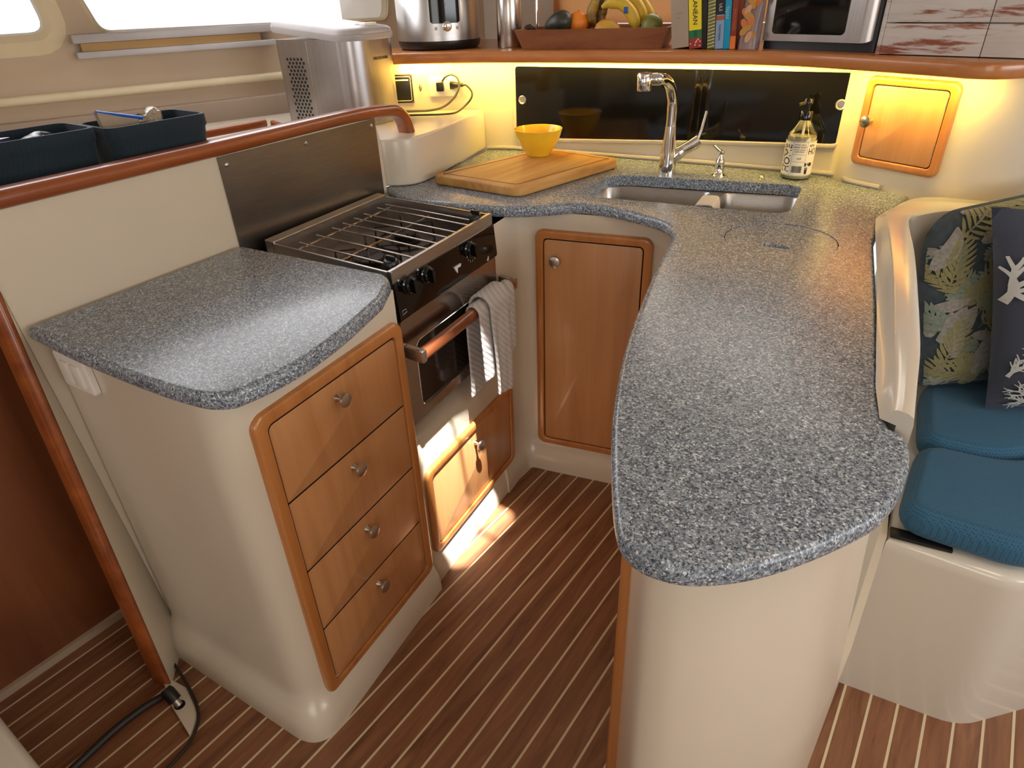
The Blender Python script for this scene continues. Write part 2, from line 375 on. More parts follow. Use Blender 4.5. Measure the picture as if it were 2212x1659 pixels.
# far walls of the cabin (behind and right of the camera) with unseen openings added to let fill light in
wall_holes('wall_right', (2.5, 3.1), (2.5, -1.8), 0, CZ, [rrect(.8, 3.6, 1.25, 1.85, .08)], .05, M['gel'], **STR)
wall_holes('wall_back', (2.5, -1.8), (-3.1, -1.8), 0, CZ, [rrect(.9, 2.5, 1.05, 1.95, .06), rrect(3.0, 4.6, 1.1, 1.8, .06)], .05, M['gel'], **STR)
# wall_right: normal must face the room (-X)
# hull side wall, panelled, with two windows
HA = Vector((-2.75, .5)); HD = Vector((.303, .953)).normalized()
H0 = tuple(HA - HD*1.6); H1 = tuple(HA + HD*2.35)
def hp(px, py): 
    p = PP(px, py, H0, H1); return ((p.xy-Vector(H0)).dot(HD), p.z)
def hu(px, py): return hp(px, py)[0]
wz_sill = hp(300, 64)[1]
u_r = hp(830, 20)[0]; u_l = hp(205, 30)[0]; u_w1 = hp(92, 45)[0]
w1b = hp(30, 84)[1]; print('hull', wz_sill, u_l, u_r, u_w1, w1b)
pt = lambda px, py: hp(px, py)
big = rpoly([pt(222, 70), pt(835, 40), (pt(835, 40)[0]+.1, 2.05), (pt(165, -60)[0]-.16, 2.05)], [.035, .03, .05, .05])
sm = rpoly([(pt(0, 85)[0]-.7, w1b), (pt(97, 70)[0]+.01, w1b+.01), (pt(60, -30)[0]-.05, 1.9), (pt(0, 85)[0]-.7, 1.9)], [.02, .05, .04, .04])
wall_holes('wall_left', H0, H1, 1.0, CZ, [big, sm], .05, M['liner'], **STR)
FH = frame2(H0, H1)
for k, (ol, nm) in enumerate(((big, 'window_1'), (sm, 'window_2'))):
    m = MB(FH); m.yprism(ol, -.034, -.03); w = m.build(nm, M['pane'], smooth=False, **STR)
    m = MB(FH); o2 = inset(ol, .012); m2 = MB(FH @ Matrix(((1, 0, 0, 0), (0, 0, 1, 0), (0, 1, 0, 0), (0, 0, 0, 1))))
    a_, b_ = inset(ol, -.004 if k == 0 else -.02), inset(ol, .005)
    m2.loft([[(x, y, -.028) for x, y in b_], [(x, y, -.006 if k == 0 else .004) for x, y in ol], [(x, y, .006 if k == 0 else .012) for x, y in a_], [(x, y, 0) for x, y in inset(ol, -.012 if k == 0 else -.06)]], cap0=False, cap1=False)
    m2.build('window_frame', M['blackp'] if False else M['liner_trim'], w)
# lower rub rail and lower panel of the hull side
def hbox(nm, za, zb, y0, y1, mat, u0=-.0, u1=3.9, bev=0, **kw):
    m = MB(FH); m.box(u0, u1, y0, y1, za, zb, bev, 3); return m.build(nm, mat, **kw)
zt0 = hp(300, 200)[1]; zt1 = hp(300, 186)[1]
zl = hp(300, 234)[1]; print('trim', zt0, zt1, zl)
hbox('trim_1', zt0-.004, zt1+.004, -.02, .022, M['liner_trim'], bev=.011, kind='structure')
hbox('trim_2', 1.09, zl, .0, .05, M['linerd'], bev=.004, kind='structure')
# blind tracks under the big window
us = hu(150, 80)
for nm, ya, yb, pa, lab in (('blind_rail', 66, 85, 300, 'upper white blind rail along the bottom of the big side window'), ('blind_rail', 103, 117, 300, 'lower white blind rail below the folded tan blind')):
    za = hp(pa, yb)[1]; zb = hp(pa, ya)[1]
    hbox(nm, za, zb, .002, .05, M['wgrey'], u0=us, u1=2.9, bev=.003, label=lab, category='blind rail', group=None)
hbox('folded_blind', hp(300, 102.5)[1], hp(300, 85.8)[1], .004, .036, plain('tan_blind', srgb(184, 148, 96), .8), u0=us+.02, u1=2.85, label='tan folded blind packed between the two white rails under the side window', category='blind')
# bulkhead behind the left worktop and stove
BA, BB = (-1.455, .372), (-1.5525, 1.5)
FB = frame2(BA, BB)
def bp(px, py):
    p = PP(px, py, BA, BB); q = FB.inverted() @ p; return (q.x, q.z)
L1a = PP(0, 632, BA, BB); L1b = PZ(371, 1481, 0.0)
m = MB(FB)
e0 = bp(0, 632); top = 1.195
ol = [(-.25, 1.30), (-.02, 1.02), (-.018, 0), (1.60, 0)]
# slab in the bulkhead plane
qa = FB.inverted() @ L1a; qb = FB.inverted() @ L1b; k = (1.2-qa.z)/(qb.z-qa.z); qt = qa+(qb-qa)*k
m.yprism([(qt.x, 1.2), (qa.x, qa.z), (.01, .4), (.01, 0), (1.098, 0), (1.098, 1.12), (1.085, 1.17), (1.06, 1.195)], -.034, 0)
# flared foot strip
rings = [[tuple(qa), (qa.x+.002, 0, qa.z), (qa.x+.002, -.03, qa.z), (qa.x, qa.y-.03, qa.z)], [tuple(qb), (.03, .0, 0), (.03, -.034, 0), (qb.x-.0, qb.y-.06, 0)]]
m.loft(rings)
m.build('wall_galley_side', M['wallw'], ang=60, **STR)
# teak cap and edge trims of the bulkhead
c = [FB @ Vector(p) for p in ((qt.x-.02, -.015, 1.205), (0, -.015, 1.205), (.5, -.015, 1.205), (.95, -.015, 1.207))]
ce = [PP(820, 240, BA, BB, -.015), PP(852, 240, BA, BB, -.015), PP(870, 258, BA, BB, -.015), PP(879, 285, BA, BB, -.015)]
path = cat([tuple(p) for p in c+ce], 8)
def barloft(mb, path, wd, ht, side):
    P = [Vector(p) for p in path]; rings = []
    for i, p in enumerate(P):
        T = (P[min(i+1, len(P)-1)]-P[max(i-1, 0)]).normalized(); S = side; U = S.cross(T).normalized()
        rings.append([p+S*x+U*y for x, y in rrect(-wd/2, wd/2, -ht/2, ht/2, min(wd, ht)*.42, 4)])
    mb.loft(rings)
nB = (FB.to_3x3() @ Vector((0, 1, 0)))
m = MB(); barloft(m, path, .056, .034, nB); m.build('trim_3', M['teak'], **STR)
m = MB(); Lq = PP(0, 727, BA, BB, .0); Lr = PZ(340, 1477, .0); d1 = (L1b-L1a); A0 = L1a-d1*.6; A1 = L1b; B0 = Lq-(Lr-Lq)*.6; B1 = Lr
thk = Vector((-.03, .0, 0))
A0, A1, B0, B1 = [p+Vector((.004, 0, 0)) for p in (A0, A1, B0, B1)]
rings = []
for a_, b_ in ((A0, B0), (A1, B1)):
    mid = (a_+b_)/2; rings.append([a_+thk, a_, a_*.8+b_*.2+Vector((.007, 0, 0)), mid+Vector((.010, 0, 0)), a_*.2+b_*.8+Vector((.007, 0, 0)), b_, b_+thk])
m.loft(rings); m.build('trim_4', M['teak'], ang=60, **STR)
# dark veneered bulkhead down the side passage, its pale skirting and the moulded corner at the bottom left
m = MB(); m.box(-1.75, -1.685, -1.0, 1.2, .0, .976); m.build('wall_passage', M['darkwood'], **STR)
m = MB(); m.box(-1.69, -1.672, -1.0, 1.0, 0, .022); m.build('baseboard_passage', M['liner'], **STR)
c0, c1 = PZ(0, 1548, .3), PZ(88, 1659, .3)
d = (c1-c0).normalized(); nn = Vector((d.y, -d.x, 0)); c0 = c0-d*.25; c1 = c1+d*.3
m = MB(); m.prism(rpoly([c0.xy, c1.xy, (c1+nn*.3).xy, (c0+nn*.3).xy], .02), 0, .3, .012); m.build('trim_5', M['gelw'], **STR)
# galley front wall: curved run below the shelf
wl = [(-2.02, 1.845), (-1.9, 1.93), (-1.70, 2.065), (-1.62, 2.10), (-1.515, 2.143), (-1.2, 2.186), (-.96, 2.215), (-.83, 2.2315), (-.41, 2.260), (-.375, 2.228), (-.34, 2.20), (-.242, 2.158), (-.106, 2.10), (-.03, 2.085), (.06, 2.125), (.3, 2.30), (.9, 2.75), (2.5, 3.05)]
wlc = xy(wl)
m = MB()
back = [(x+.02, y+.06) for x, y in wlc][::-1]
m.prism(wlc+back, .90, 1.318)
m.prism(wlc[12:]+[(x+.02, y+.06) for x, y in wlc[12:]][::-1], 0, .90)
m.build('wall_galley_front', M['gel'], ang=50, **STR)
# wall behind the shelf with the shaded front window
WY = 2.68
def wf(px, py):
    p = PP(px, py, (-3, WY), (1, WY)); return (p.x+3, p.z)
fo = rpoly([wf(1222, 52), (wf(1222, 52)[0]+2.1, wf(1400, 52)[1]), (wf(1222, 52)[0]+2.1, 1.9), (wf(1170, -80)[0], 1.9)], .05)
wall_holes('wall_front', (-3.0, WY), (2.5, WY), 1.30, CZ, [fo], .05, M['gelw'], x0=0, L=5.5, **STR)
FW = frame2((-3, WY), (2.5, WY)); m = MB(FW); m.yprism(fo, -.034, -.03); m.build('window_3', M['pane'], smooth=False, **STR)
shade = NT('tan_translucent_shade'); shade.set(color=srgb(214, 172, 122), rough=.9)
tl = shade.n('ShaderNodeBsdfTranslucent'); tl.inputs[0].default_value = srgb(250, 216, 176); mxs = shade.n('ShaderNodeMixShader'); mxs.inputs[0].default_value = .8
shade.l(shade.b.outputs[0], mxs.inputs[1]); shade.l(tl.outputs[0], mxs.inputs[2]); shade.l(mxs.outputs[0], shade.t.nodes['Material Output'].inputs[0])
m = MB(FW); m.box(wf(1200, 40)[0], wf(1200, 40)[0]+2.2, .012, .016, wf(1350, 49)[1], 1.95)
m.build('window_shade', shade.m, label='tan fabric shade drawn down over the window behind the fruit tray', category='window shade')
# shelf
se = [(-2.12, 1.77), (-1.856, 1.928), (-1.575, 2.05), (-1.25, 2.135), (-.967, 2.178), (-.80, 2.202), (-.662, 2.212), (-.50, 2.188), (-.308, 2.115), (-.18, 2.06), (-.092, 2.024), (-.03, 2.035), (.03, 2.09)]
se[0] = (-2.0, 1.855); sec = xy(cat(se, 4))
def shelf_y(x):
    for (x0, y0), (x1, y1) in zip(sec, sec[1:]):
        if x0 <= x <= x1: return y0+(y1-y0)*(x-x0)/(x1-x0)
ol = sec+[(.10, 2.2), (.10, 2.64), (-2.12, 2.64), (-2.16, 2.25)]
ls = thing('teak_shelf', 'long varnished teak shelf with rounded lip above the black sliding panels', 'shelf', (-.9, 2.4, 1.285))
m = MB(); m.prism(ol, 1.283, 1.32, .008); m.build('shelf_board', M['teakx'], ls)
# glowing strip under the shelf
m = MB(); sp = [(x, y+.03, 1.2795) for x, y in sec if -1.85 < x < -.12]
wledge = M['led'] = emit('led_strip', (1.0, .62, .12, 1), .9)
m.loft([[(p[0]-.0, p[1]-.004, 1.2835), (p[0], p[1]+.004, 1.2835), (p[0], p[1]+.004, 1.2795), (p[0], p[1]-.004, 1.2795)] for p in sp])
m.build('light_strip', wledge, ls, label='glowing yellow light strip under the shelf')
lx = [-1.88, -1.72, -1.56, -1.36, -1.16, -.96, -.76, -.58, -.42, -.30, -.19, -.10, -.05]
for i in range(len(lx)-1):
    xa, xb = lx[i], lx[i+1]; ya, yb = shelf_y(xa), shelf_y(xb); L_ = math.hypot(xb-xa, yb-ya)
    o = area('under_shelf_lamp', ((xa+xb)/2, (ya+yb)/2-.002, 1.2755), ((xa+xb)/2, (ya+yb)/2-.002, 0), L_, .012, L_*(4.6 if xa < -1.5 else 3.2 if xa < -.6 else 3.2), (1.0, .68, .11))
    o.rotation_euler = (R(38), 0, math.atan2(yb-ya, xb-xa))
# ================================================================== WORKTOPS
def counter(name, outline, holes, z1, th, label, cat_='worktop', bev=.012, loc=None):
    m = MB(); n = 4
    bot = [[(x, y, z1-th+bev*(1-cos(a))) for x, y in inset(outline, bev*(1-sin(a)))] for a in [pi/2*k/n for k in range(n+1)]]
    topr = [[(x, y, z1-bev*(1-cos(a))) for x, y in inset(outline, bev*(1-sin(a)))] for a in [pi/2*(n-k)/n for k in range(n+1)]]
    m.loft(bot+topr, cap0=False, cap1=False)
    inn = inset(outline, bev); fillholes(m, [inn]+holes, z1); fillholes(m, [inn]+holes, z1-th)
    for h in holes: m.loft([[(x, y, z1) for x, y in h], [(x, y, z1-th) for x, y in h]], cap0=False, cap1=False)
    return m.build(name, M['stone'], ang=50, label=label, category=cat_)
la = [tuple(PZ(*p, ZC).xy) for p in ((56, 706), (150, 752), (300, 812), (420, 850))]
lb = [tuple(PZ(*p, ZC).xy) for p in ((480, 852), (560, 827), (640, 785), (740, 715), (825, 640))]
lout = xy(cat(la[:3]+[tuple(PZ(415, 848, ZC).xy), tuple(PZ(478, 852, ZC).xy), tuple(PZ(530, 838, ZC).xy)]+lb[2:], 5))
e3 = PZ(842, 606, ZC); e4 = PZ(829, 589, ZC)
lout += [tuple(e3.xy), tuple(PZ(839, 597, ZC).xy), tuple(e4.xy), tuple(PZ(516, 528, ZC).xy)]
lout[-1] = (lout[-1][0]+.010, lout[-1][1])
counter('countertop', lout, [], ZC, .034, 'small speckled grey worktop above the four drawers, left of the stove')
rp = [(835, 407), (862, 424), (900, 431), (1000, 442), (1100, 448), (1180, 445), (1240, 440), (1300, 445), (1380, 462), (1430, 478), (1452, 495), (1450, 515), (1420, 570), (1385, 650), (1350, 750), (1330, 850), (1322, 930), (1322, 1020), (1328, 1110), (1343, 1163), (1382, 1200), (1450, 1225), (1520, 1232), (1620, 1222), (1720, 1195), (1830, 1150), (1910, 1105), (1952, 1050), (1970, 990), (1960, 943), (1924, 921)]
rpz = [tuple(PZ(*p, ZC).xy) for p in rp]
main_edge = xy(cat(rpz, 3))
coam = [tuple(PZ(*p, ZC).xy) for p in ((1917, 880), (1907, 700), (1895, 523))]
wallside = [(-.185, 1.9), (-.16, 2.12), (-.242, 2.154), (-.34, 2.196), (-.41, 2.252), (-.7, 2.230), (-.96, 2.210), (-1.2, 2.178), (-1.515, 2.136), (-1.62, 2.096)]
mout = main_edge + [(x-.006, y) for x, y in coam] + wallside + [(-1.58, 1.9), (-1.575, 1.474)]
sinkc = [(-.955, 1.69), (-.395, 1.785), (-.437, 2.098), (-1.015, 1.955)]
sinko = rpoly(sinkc, [.07, .06, .06, .09], 6)
LC = (-.358, 1.578)
lidh = [(LC[0]+.1275*cos(a*pi/24), LC[1]+.1275*sin(a*pi/24)) for a in range(48)]
counter('countertop', mout, [sinko, lidh], ZC, .032, 'long curved speckled grey worktop with the sink, running out as a rounded peninsula')
# round lid let into the worktop
m = MB(); lo_ = [(LC[0]+.1255*cos(a*pi/24), LC[1]+.1255*sin(a*pi/24)) for a in range(48)]
ph = PZ(1676, 530, ZC); sl_ = [(ph.x+.035*cos(a)*1.0+.0*sin(a), ph.y+.012*sin(a)) for a in [2*pi*k/20 for k in range(20)]]
fillholes(m, [lo_, sl_], ZC-.0015); m.loft([[(x, y, ZC-.0015) for x, y in lo_], [(x, y, ZC-.03) for x, y in lo_]], cap0=False)
m.loft([[(x, y, ZC-.0015) for x, y in sl_], [(x, y, ZC-.016) for x, y in inset(sl_, .003)]], cap0=False)
m.build('bin_lid', M['stone'], ang=50, label='round speckled lid with a finger slot set flush into the long worktop', category='lid')

# ================================================================== MOULDED BASES
# left drawer cabinet
DA, DB = (-.93, .41), (-1.005, .92)
FD = frame2(DA, DB)
A_, B_, C_, D_ = (-1.452, .395), (-.928, .432), (-1.006, .930), (-1.488, .925)
A0_, B0_, C0_, D0_ = (-1.485, .352), (-.888, .402), (-.972, .930), (-1.488, .925)
lc = thing('drawer_cabinet', 'cream moulded cabinet with four wood drawers, left of the stove', 'cabinet', (-1.2, .65, 0))
m = MB(); rings = []
for z, t_ in ((0, 1), (.035, .97), (.06, .8), (.08, .45), (.095, .18), (.11, .04), (.13, 0), (.5, 0), (.941, 0)):
    P = [tuple(Vector(a)*(1-t_)+Vector(b)*t_) for a, b in ((A_, A0_), (B_, B0_), (C_, C0_), (D_, D0_))]
    rings.append([(x, y, z) for x, y in rpoly(P, [.01, .085, .0, .0], 8)])
m.loft(rings); m.build('cabinet_body', M['gel'], lc, ang=50)
def local(F, px, py, off=0):
    A = F.translation; B = F @ Vector((1, 0, 0)); p = PP(px, py, A, B, off); q = F.inverted() @ p; return q.x, q.z
def frame_ring(F, parent, x0, x1, z0, z1, w, y0, y1, r, mat, name='door_frame', bev=.008):
    m = MB(F); o = rrect(x0, x1, z0, z1, r, 6); i = rrect(x0+w, x1-w, z0+w, z1-w, max(r-w*.55, .006), 6)
    def at(ol, y): return [(x, y, z) for x, z in ol]
    rs = [at(o, y0)]
    for k in range(5): a = pi/2*k/4; rs.append(at(inset(o, bev*(1-cos(a))), y1-bev+bev*sin(a)))
    for k in range(4): a = pi/2*k/3; rs.append(at(inset(i, -bev*.5*(1-sin(a))), y1-bev*.5*(1-cos(a))))
    rs.append(at(i, y0)); m.loft(rs, cap0=False, cap1=False); return m.build(name, mat, parent, ang=40)
du0, dz1 = local(FD, 529, 926)[0], .872
du1 = (Vector(C_)-Vector(DA)).length-.002
x0, x1, z0, z1, wd = .074, du1, .076, .873, .029
frame_ring(FD, lc, x0, x1, z0, z1, wd, -.012, .0155, .03, M['frame'])
m = MB(FD); m.box(x0+.012, x1-.012, -.014, .002, z0+.012, z1-.012); m.build('gap_shade_sheet', M['gap'], lc)  # dark sheet behind the drawers, shade of the gaps put into its colour
seams = [z1-wd-.003, .657, .468, .284, z0+wd+.003]
for i in range(4):
    m = MB(FD); zt, zb = seams[i], seams[i+1]; g = .0018
    r4 = [.002]*4
    if i == 0: r4 = [.002, .014, .014, .002]
    if i == 3: r4 = [.014, .002, .002, .014]
    m.yprism(rrect(x0+wd+.003, x1-wd-.001, zb+g, zt-g, r4, 4), .0, .0105, .0012, 2)
    dr = gap_shade_edges(m.build('drawer', M['cherry'], lc), FD)
    kp = [(742, 863), (777, 1013), (805, 1147), (829, 1265)][i]; kx, kz = local(FD, *kp, .028)
    knob(dr, FD @ Vector((kx, .0105, kz)), FD.to_3x3() @ Vector((0, 1, 0)))
# switch plate on its aft side
SA, SB = (-1.46, .395), (-.928, .432)
FA = frame2(SA, SB)
s0, s1 = local(FA, 104, 758, .01), local(FA, 188, 850, .01)
sw = thing('light_switch', 'white double rocker switch plate under the left worktop', 'switch', FA @ Vector((s0[0], 0, s1[1])))
u0_, u1_ = .045, .155; zz0, zz1 = .845, .925
m = MB(FA); m.yprism(rrect(u0_, u1_, zz0, zz1, .008), .0012, .014, .005); m.build('switch_plate', M['white'], sw)
for k in range(2):
    m = MB(FA); m.box(u0_+.022+k*.036, u0_+.052+k*.036, .012, .018, zz0+.014, zz1-.016, .002); m.build('rocker', M['white'], sw)

# main moulded base: stove end wall, fridge face, peninsula
GA, GB = (-1.085, 1.578), (-.79, 1.653)
FG = frame2(GA, GB)
edge_in = inset(mout, .036)
nmain = len(main_edge)
# peninsula side follows the worktop edge
pi0 = next(i for i, (x, y) in enumerate(mout) if x > -.565 and y < 1.40)
pen = edge_in[pi0:nmain-4]
right_top = [(-.062, .645), (-.036, .69), (-.016, .75), (-.004, .83), (-.054, .876), (-.097, 1.26), (-.140, 1.5), (-.200, 1.85), (-.21, 2.07)]
right_bot = [(-.020, .645), (.006, .69), (.020, .75), (.030, .83), (.0360, .92), (.0390, 1.252), (.010, 1.5), (-.005, 1.85), (-.1, 2.04)]
pen = [p for p in pen if p[0] < -.085]
outl = [(-1.50, 1.418), (-1.09, 1.418), (-1.104, 1.50)] + xy(cat([(-1.104, 1.505), (-1.103, 1.55), (-1.075, 1.58), (-1.02, 1.594)], 3))[1:] + [(-.74, 1.666)] + xy(cat([(-.70, 1.674), (-.645, 1.672), (-.602, 1.63), (-.588, 1.55)], 3))
outl = outl + [(x, y) for x, y in pen] + right_top + [(-.42, 2.235), (-.7, 2.20), (-1.5, 2.10)]
gc = thing('galley_base', 'cream moulded galley base with tall cupboard door, low door under the stove and peninsula', 'cabinet', (-.6, 1.3, 0))
m = MB(); rings = []
ins0 = outl; cut = len(outl)-3
def flare(ol, d):
    o = []
    big_ = inset(ol, -d)
    for i, ((x, y), (a, b)) in enumerate(zip(ol, big_)):
        s_ = 1.0 if (y < 1.70 and x > -1.2 and i < len(ol)-12) else 0.0
        if i < 1: s_ = 0
        if x > -.62: s_ = 0
        o.append((x+(a-x)*s_, y+(b-y)*s_))
    return o
for z, t_ in ((0, 1), (.03, .97), (.055, .8), (.075, .45), (.09, .18), (.105, .04), (.12, 0), (.495, 0), (.496, 0), (.7, 0), (.9425, 0)):
    o = flare(ins0, .03*t_); tt = 1-min(1, z/.94)
    nr = len(outl)-12; kk = 1.0 if z < .5 else 1-(z-.5)/.4425; kk = max(0, kk)
    kk0 = kk
    for i_ in range(9):
        kk = kk0 if i_ < 4 else (1.0 if z < .4955 else 0.0)
        o[nr+i_] = (right_top[i_][0]*(1-kk)+right_bot[i_][0]*kk-.000, right_top[i_][1]*(1-kk)+right_bot[i_][1]*kk)
    o = [(x+.045*tt*max(0, min(1, (x+.32)/.30)) if (i_ < nr-0 and y < 1.3) else x, y) for i_, (x, y) in enumerate(o)]
    rings.append([(x, y, z) for x, y in o])
# leave a well for the sink: no top cap
m.loft(rings, cap0=False, cap1=False); m.build('moulded_body', M['gel'], gc, ang=50)
# fridge-side tall door
gx0, gz1 = local(FG, 1155, 503, .01); gz1 = local(FG, 1290, 506, .01)[1]; gx1 = local(FG, 1428, 545, .01)[0]-.022; gz0 = local(FG, 1200, 960, .01)[1]
print('fridge door', gx0, gx1, gz0, gz1)
frame_ring(FG, gc, gx0, gx1, gz0, gz1, .026, -.012, .014, .028, M['frame'])
m = MB(FG); m.box(gx0+.012, gx1-.012, -.014, .002, gz0+.012, gz1-.012); m.build('gap_shade_sheet', M['gap'], gc)  # dark sheet for the shaded gap round the tall door
m = MB(FG); m.yprism(rrect(gx0+.029, gx1-.029, gz0+.029, gz1-.029, .012, 4), 0, .010, .0015, 2); dr = gap_shade_edges(m.build('door', M['cherry'], gc), FG)
kx, kz = local(FG, 1198, 566, .03); knob(dr, FG @ Vector((kx, .01, kz)), FG.to_3x3() @ Vector((0, 1, 0)), s=1.1)
# wood edged panel on the inner side of the peninsula
q0, q1 = (-.395, .90), (-.275, .62)
pp_ = [p for p in edge_in[pi0:nmain] if p[0] < -.26 and p[1] < 1.25]
q1 = min(pp_, key=lambda p: abs(p[1]-.63)); q0 = min(pp_, key=lambda p: abs(p[1]-1.12))
FP = frame2(q0, q1); FP = frame2(q0, q1) if (FP.to_3x3() @ Vector((0, 1, 0))).x < 0 else frame2(q1, q0)
Lp = (Vector(q0)-Vector(q1)).length
frame_ring(FP, gc, .0, Lp, .12, .88, .03, -.02, .014, .028, M['frame'])
m = MB(FP); m.yprism(rrect(.032, Lp-.032, .152, .848, .012, 4), -.018, .008, .0015, 2); m.build('door', M['cherry'], gc)

# base under the stove with its wood door
FS = frame2((-1.02, .944), (-1.09, 1.412)); SL = .473
FS[0][1], FS[1][1] = .998, .02
sb = gc
m = MB(FS); rings = []
for u in (.002, SL+.125):
    rings.append([(u, -.42, 0), (u, .026, 0), (u, .024, .03), (u, .018, .05), (u, .008, .068), (u, .001, .085), (u, 0, .10), (u, 0, .418), (u, -.004, .445), (u, -.015, .468), (u, -.032, .484), (u, -.055, .492), (u, -.08, .494), (u, -.42, .500)])
m.loft(rings); m.build('plinth_body', M['gel'], sb, ang=60)
px0, px1 = local(FS, 921, 1030, .012)[0], local(FS, 1112, 930, .012)[0]; pz1, pz0 = .392, .083
print('plinth', px0, px1)
frame_ring(FS, sb, px0, px1, pz0, pz1, .026, -.012, .014, .03, M['frame'])
m = MB(FS); m.box(px0+.012, px1-.012, -.014, .002, pz0+.012, pz1-.012); m.build('gap_shade_sheet', M['gap'], sb)  # dark sheet for the shaded gap round the low door
m = MB(FS); m.yprism(rrect(px0+.029, px1-.029, pz0+.029, pz1-.029, .012, 4), 0, .010, .0015, 2); dr = gap_shade_edges(m.build('door', M['cherry'], sb), FS)
kx, kz = local(FS, 1038, 961, .03); knob(dr, FS @ Vector((kx, .01, kz)), FS.to_3x3() @ Vector((0, 1, 0)))
# steel splash plate behind the stove
s00, s01, s10, s11 = bp(467, 341), bp(514, 523), bp(806, 250), bp(830, 403)
m = MB(FB); m.yprism([(s00[0], 1.187), (s00[0], .5), (s10[0], .5), (s10[0], 1.187)], .001, .004)
stp = thing('splash_plate', 'brushed steel splash plate screwed to the bulkhead behind the stove', 'splashback', FB @ Vector((s00[0], .004, .5)))
m.build('steel_sheet', brushed('splash_steel', (.26, .235, .21, 1), .34, 'Y'), stp, smooth=False)
for q in ((487, 356), (658, 309), (799, 271)):
    u, z = bp(*q); m = MB(FB); m.lathe([(.0001, .003), (.006, .003), (.005, .0065), (.0001, .008)], (u, 0, z), 12, 'y'); m.build('screw', M['nickel'], stp)

# ================================================================== STOVE
D = .44
st = thing('gas_stove', 'steel two burner gas stove with black control panel and wooden oven handle', 'stove', FS @ Vector((.24, -.2, .5)))
m = MB(FS); m.box(.004, SL-.004, -D+.02, -.004, .56, .897, .003); m.build('stove_body', M['steel'], st)
zt = .975
m = MB(FS)
m.box(0, SL, -D, -D+.036, .88, zt+.004, .002); m.box(0, .006, -D+.03, .0, .88, zt-.002); m.box(SL-.006, SL, -D+.03, 0, .88, zt-.002)
m.loft([[(u, 0, zt-.028), (u, -.003, zt), (u, -.012, zt), (u, -.012, zt-.004), (u, -.006, zt-.028)] for u in (0, SL)])
m.build('hob_surround', M['steel'], st, smooth=False)
m = MB(FS); m.box(.006, SL-.006, -D+.036, -.006, .898, .905); m.build('hob_pan', M['pan'], st)
for uc, yc, r in ((.14, -.20, .042), (.335, -.225, .034)):
    m = MB(FS); m.lathe([(.0001, .904), (r*1.35, .904), (r*1.35, .909), (r*.95, .913), (r*.95, .924), (r*1.05, .926), (r, .930), (.0001, .932)], (uc, yc, 0), 28); m.build('burner', M['iron'], st)
# wire grate
g = MB(FS); gz = .950
g.tube([(.03, -D+.075, gz), (SL-.03, -D+.075, gz)], .0035, 8)
for u in (.03, .075, .14, .205, .25, .30, .345, .41, .45): g.tube([(u, -D+.052, gz+.006), (u, -.014, gz+.003)], .0028, 8)
g.tube([(.03, -.03, gz-.003), (SL-.03, -.03, gz-.003)], .003, 8)
g.tube([(.03, -.21, gz-.003), (SL-.03, -.21, gz-.003)], .003, 8)
g.build('grate', M['wire'], st)
for uc, yc in ((.14, -.20), (.335, -.225)):
    g = MB(FS)
    for k in range(4):
        a = pi/4+k*pi/2; g.tube([(uc+.03*cos(a), yc+.03*sin(a), gz+.002), (uc+.085*cos(a), yc+.085*sin(a), gz+.002), (uc+.088*cos(a), yc+.088*sin(a), .906)], .003, 6)
    g.tube([(uc+.087*cos(R(a_)), yc+.087*sin(R(a_)), .908) for a_ in range(0, 360, 15)], .0022, 6, True)
    g.build('pan_support', M['iron'], st)
for u, y in ((.050, -.040), (SL-.038, -.034)):
    c = MB(FS); c.lathe([(.0001, .930), (.007, .930), (.007, .955), (.019, .956), (.019, .976), (.016, .980), (.0001, .981)], (u, y, 0), 20); c.box(u-.003, u+.003, y-.014, y+.014, .980, .990, .001)
    cl = c.build('pot_clamp_knob', M['blackp'], st)
# sloping black control panel
m = MB(FS); m.loft([[(u, 0, .947), (u, .004, .945), (u, .012, .862), (u, .010, .855), (u, -.02, .855), (u, -.02, .947)] for u in (.0, SL)]); cp = m.build('control_panel', M['blackg'], st, ang=30)
def panel_pt(px, py):
    u, z = local(FS, px, py, .009); return u, z
Nn = (FS.to_3x3() @ Vector((0, 1, .1))).normalized(); Xd = FS.to_3x3() @ Vector((1, 0, 0))
for px, py in ((887, 614), (926, 592), (1018, 537)):
    u, z = panel_pt(px-3, py+2); P = FS @ Vector((u, .008, z)); q = Nn.to_track_quat('Z', 'Y').to_matrix().to_4x4()
    k = MB(Matrix.Translation(P) @ q); k.lathe([(.0001, 0), (.023, 0), (.023, .003), (.0195, .005), (.0185, .012), (.0165, .014), (.0001, .014)], n=30); k.box(-.0048, .0048, -.0175, .0175, .013, .024, .002)
    kk = k.build('knob', M['blackg'], cp)
for px, py in ((861, 606), (903, 583)):
    u, z = panel_pt(px, py); k = MB(FS); k.lathe([(.0001, .007), (.0022, .007), (.0022, .0095), (.0001, .0095)], (u, 0, z), 10, 'y'); k.build('indicator', M['print'], cp)
def ptext(s_, px, py, size, par=None, F=FS, off=.0105, **k):
    u, z = local(F, px, py, off); return text(s_, size, M['print'], par or cp, F @ Vector((u, off, z)), F.to_3x3() @ Vector((1, 0, 0)), Nn, **k)
for k in range(7):
    a = R(200+k*24); u, z = panel_pt(1017, 541); text('0123456'[k], .006, M['print'], cp, FS @ Vector((u+.028*cos(a), .0125, z+.028*sin(a))), Xd, Nn)
pass
u, z = panel_pt(988, 580)
g = MB(FS); g.loft([[(u-.018, y, z+.009), (u+.016, y, z+.009), (u+.012, y, z+.002), (u-.002, y, z+.003), (u-.004, y, z-.011), (u-.010, y, z-.004)] for y in (.008, .0125)]); g.build('logo', M['print'], cp, smooth=False)
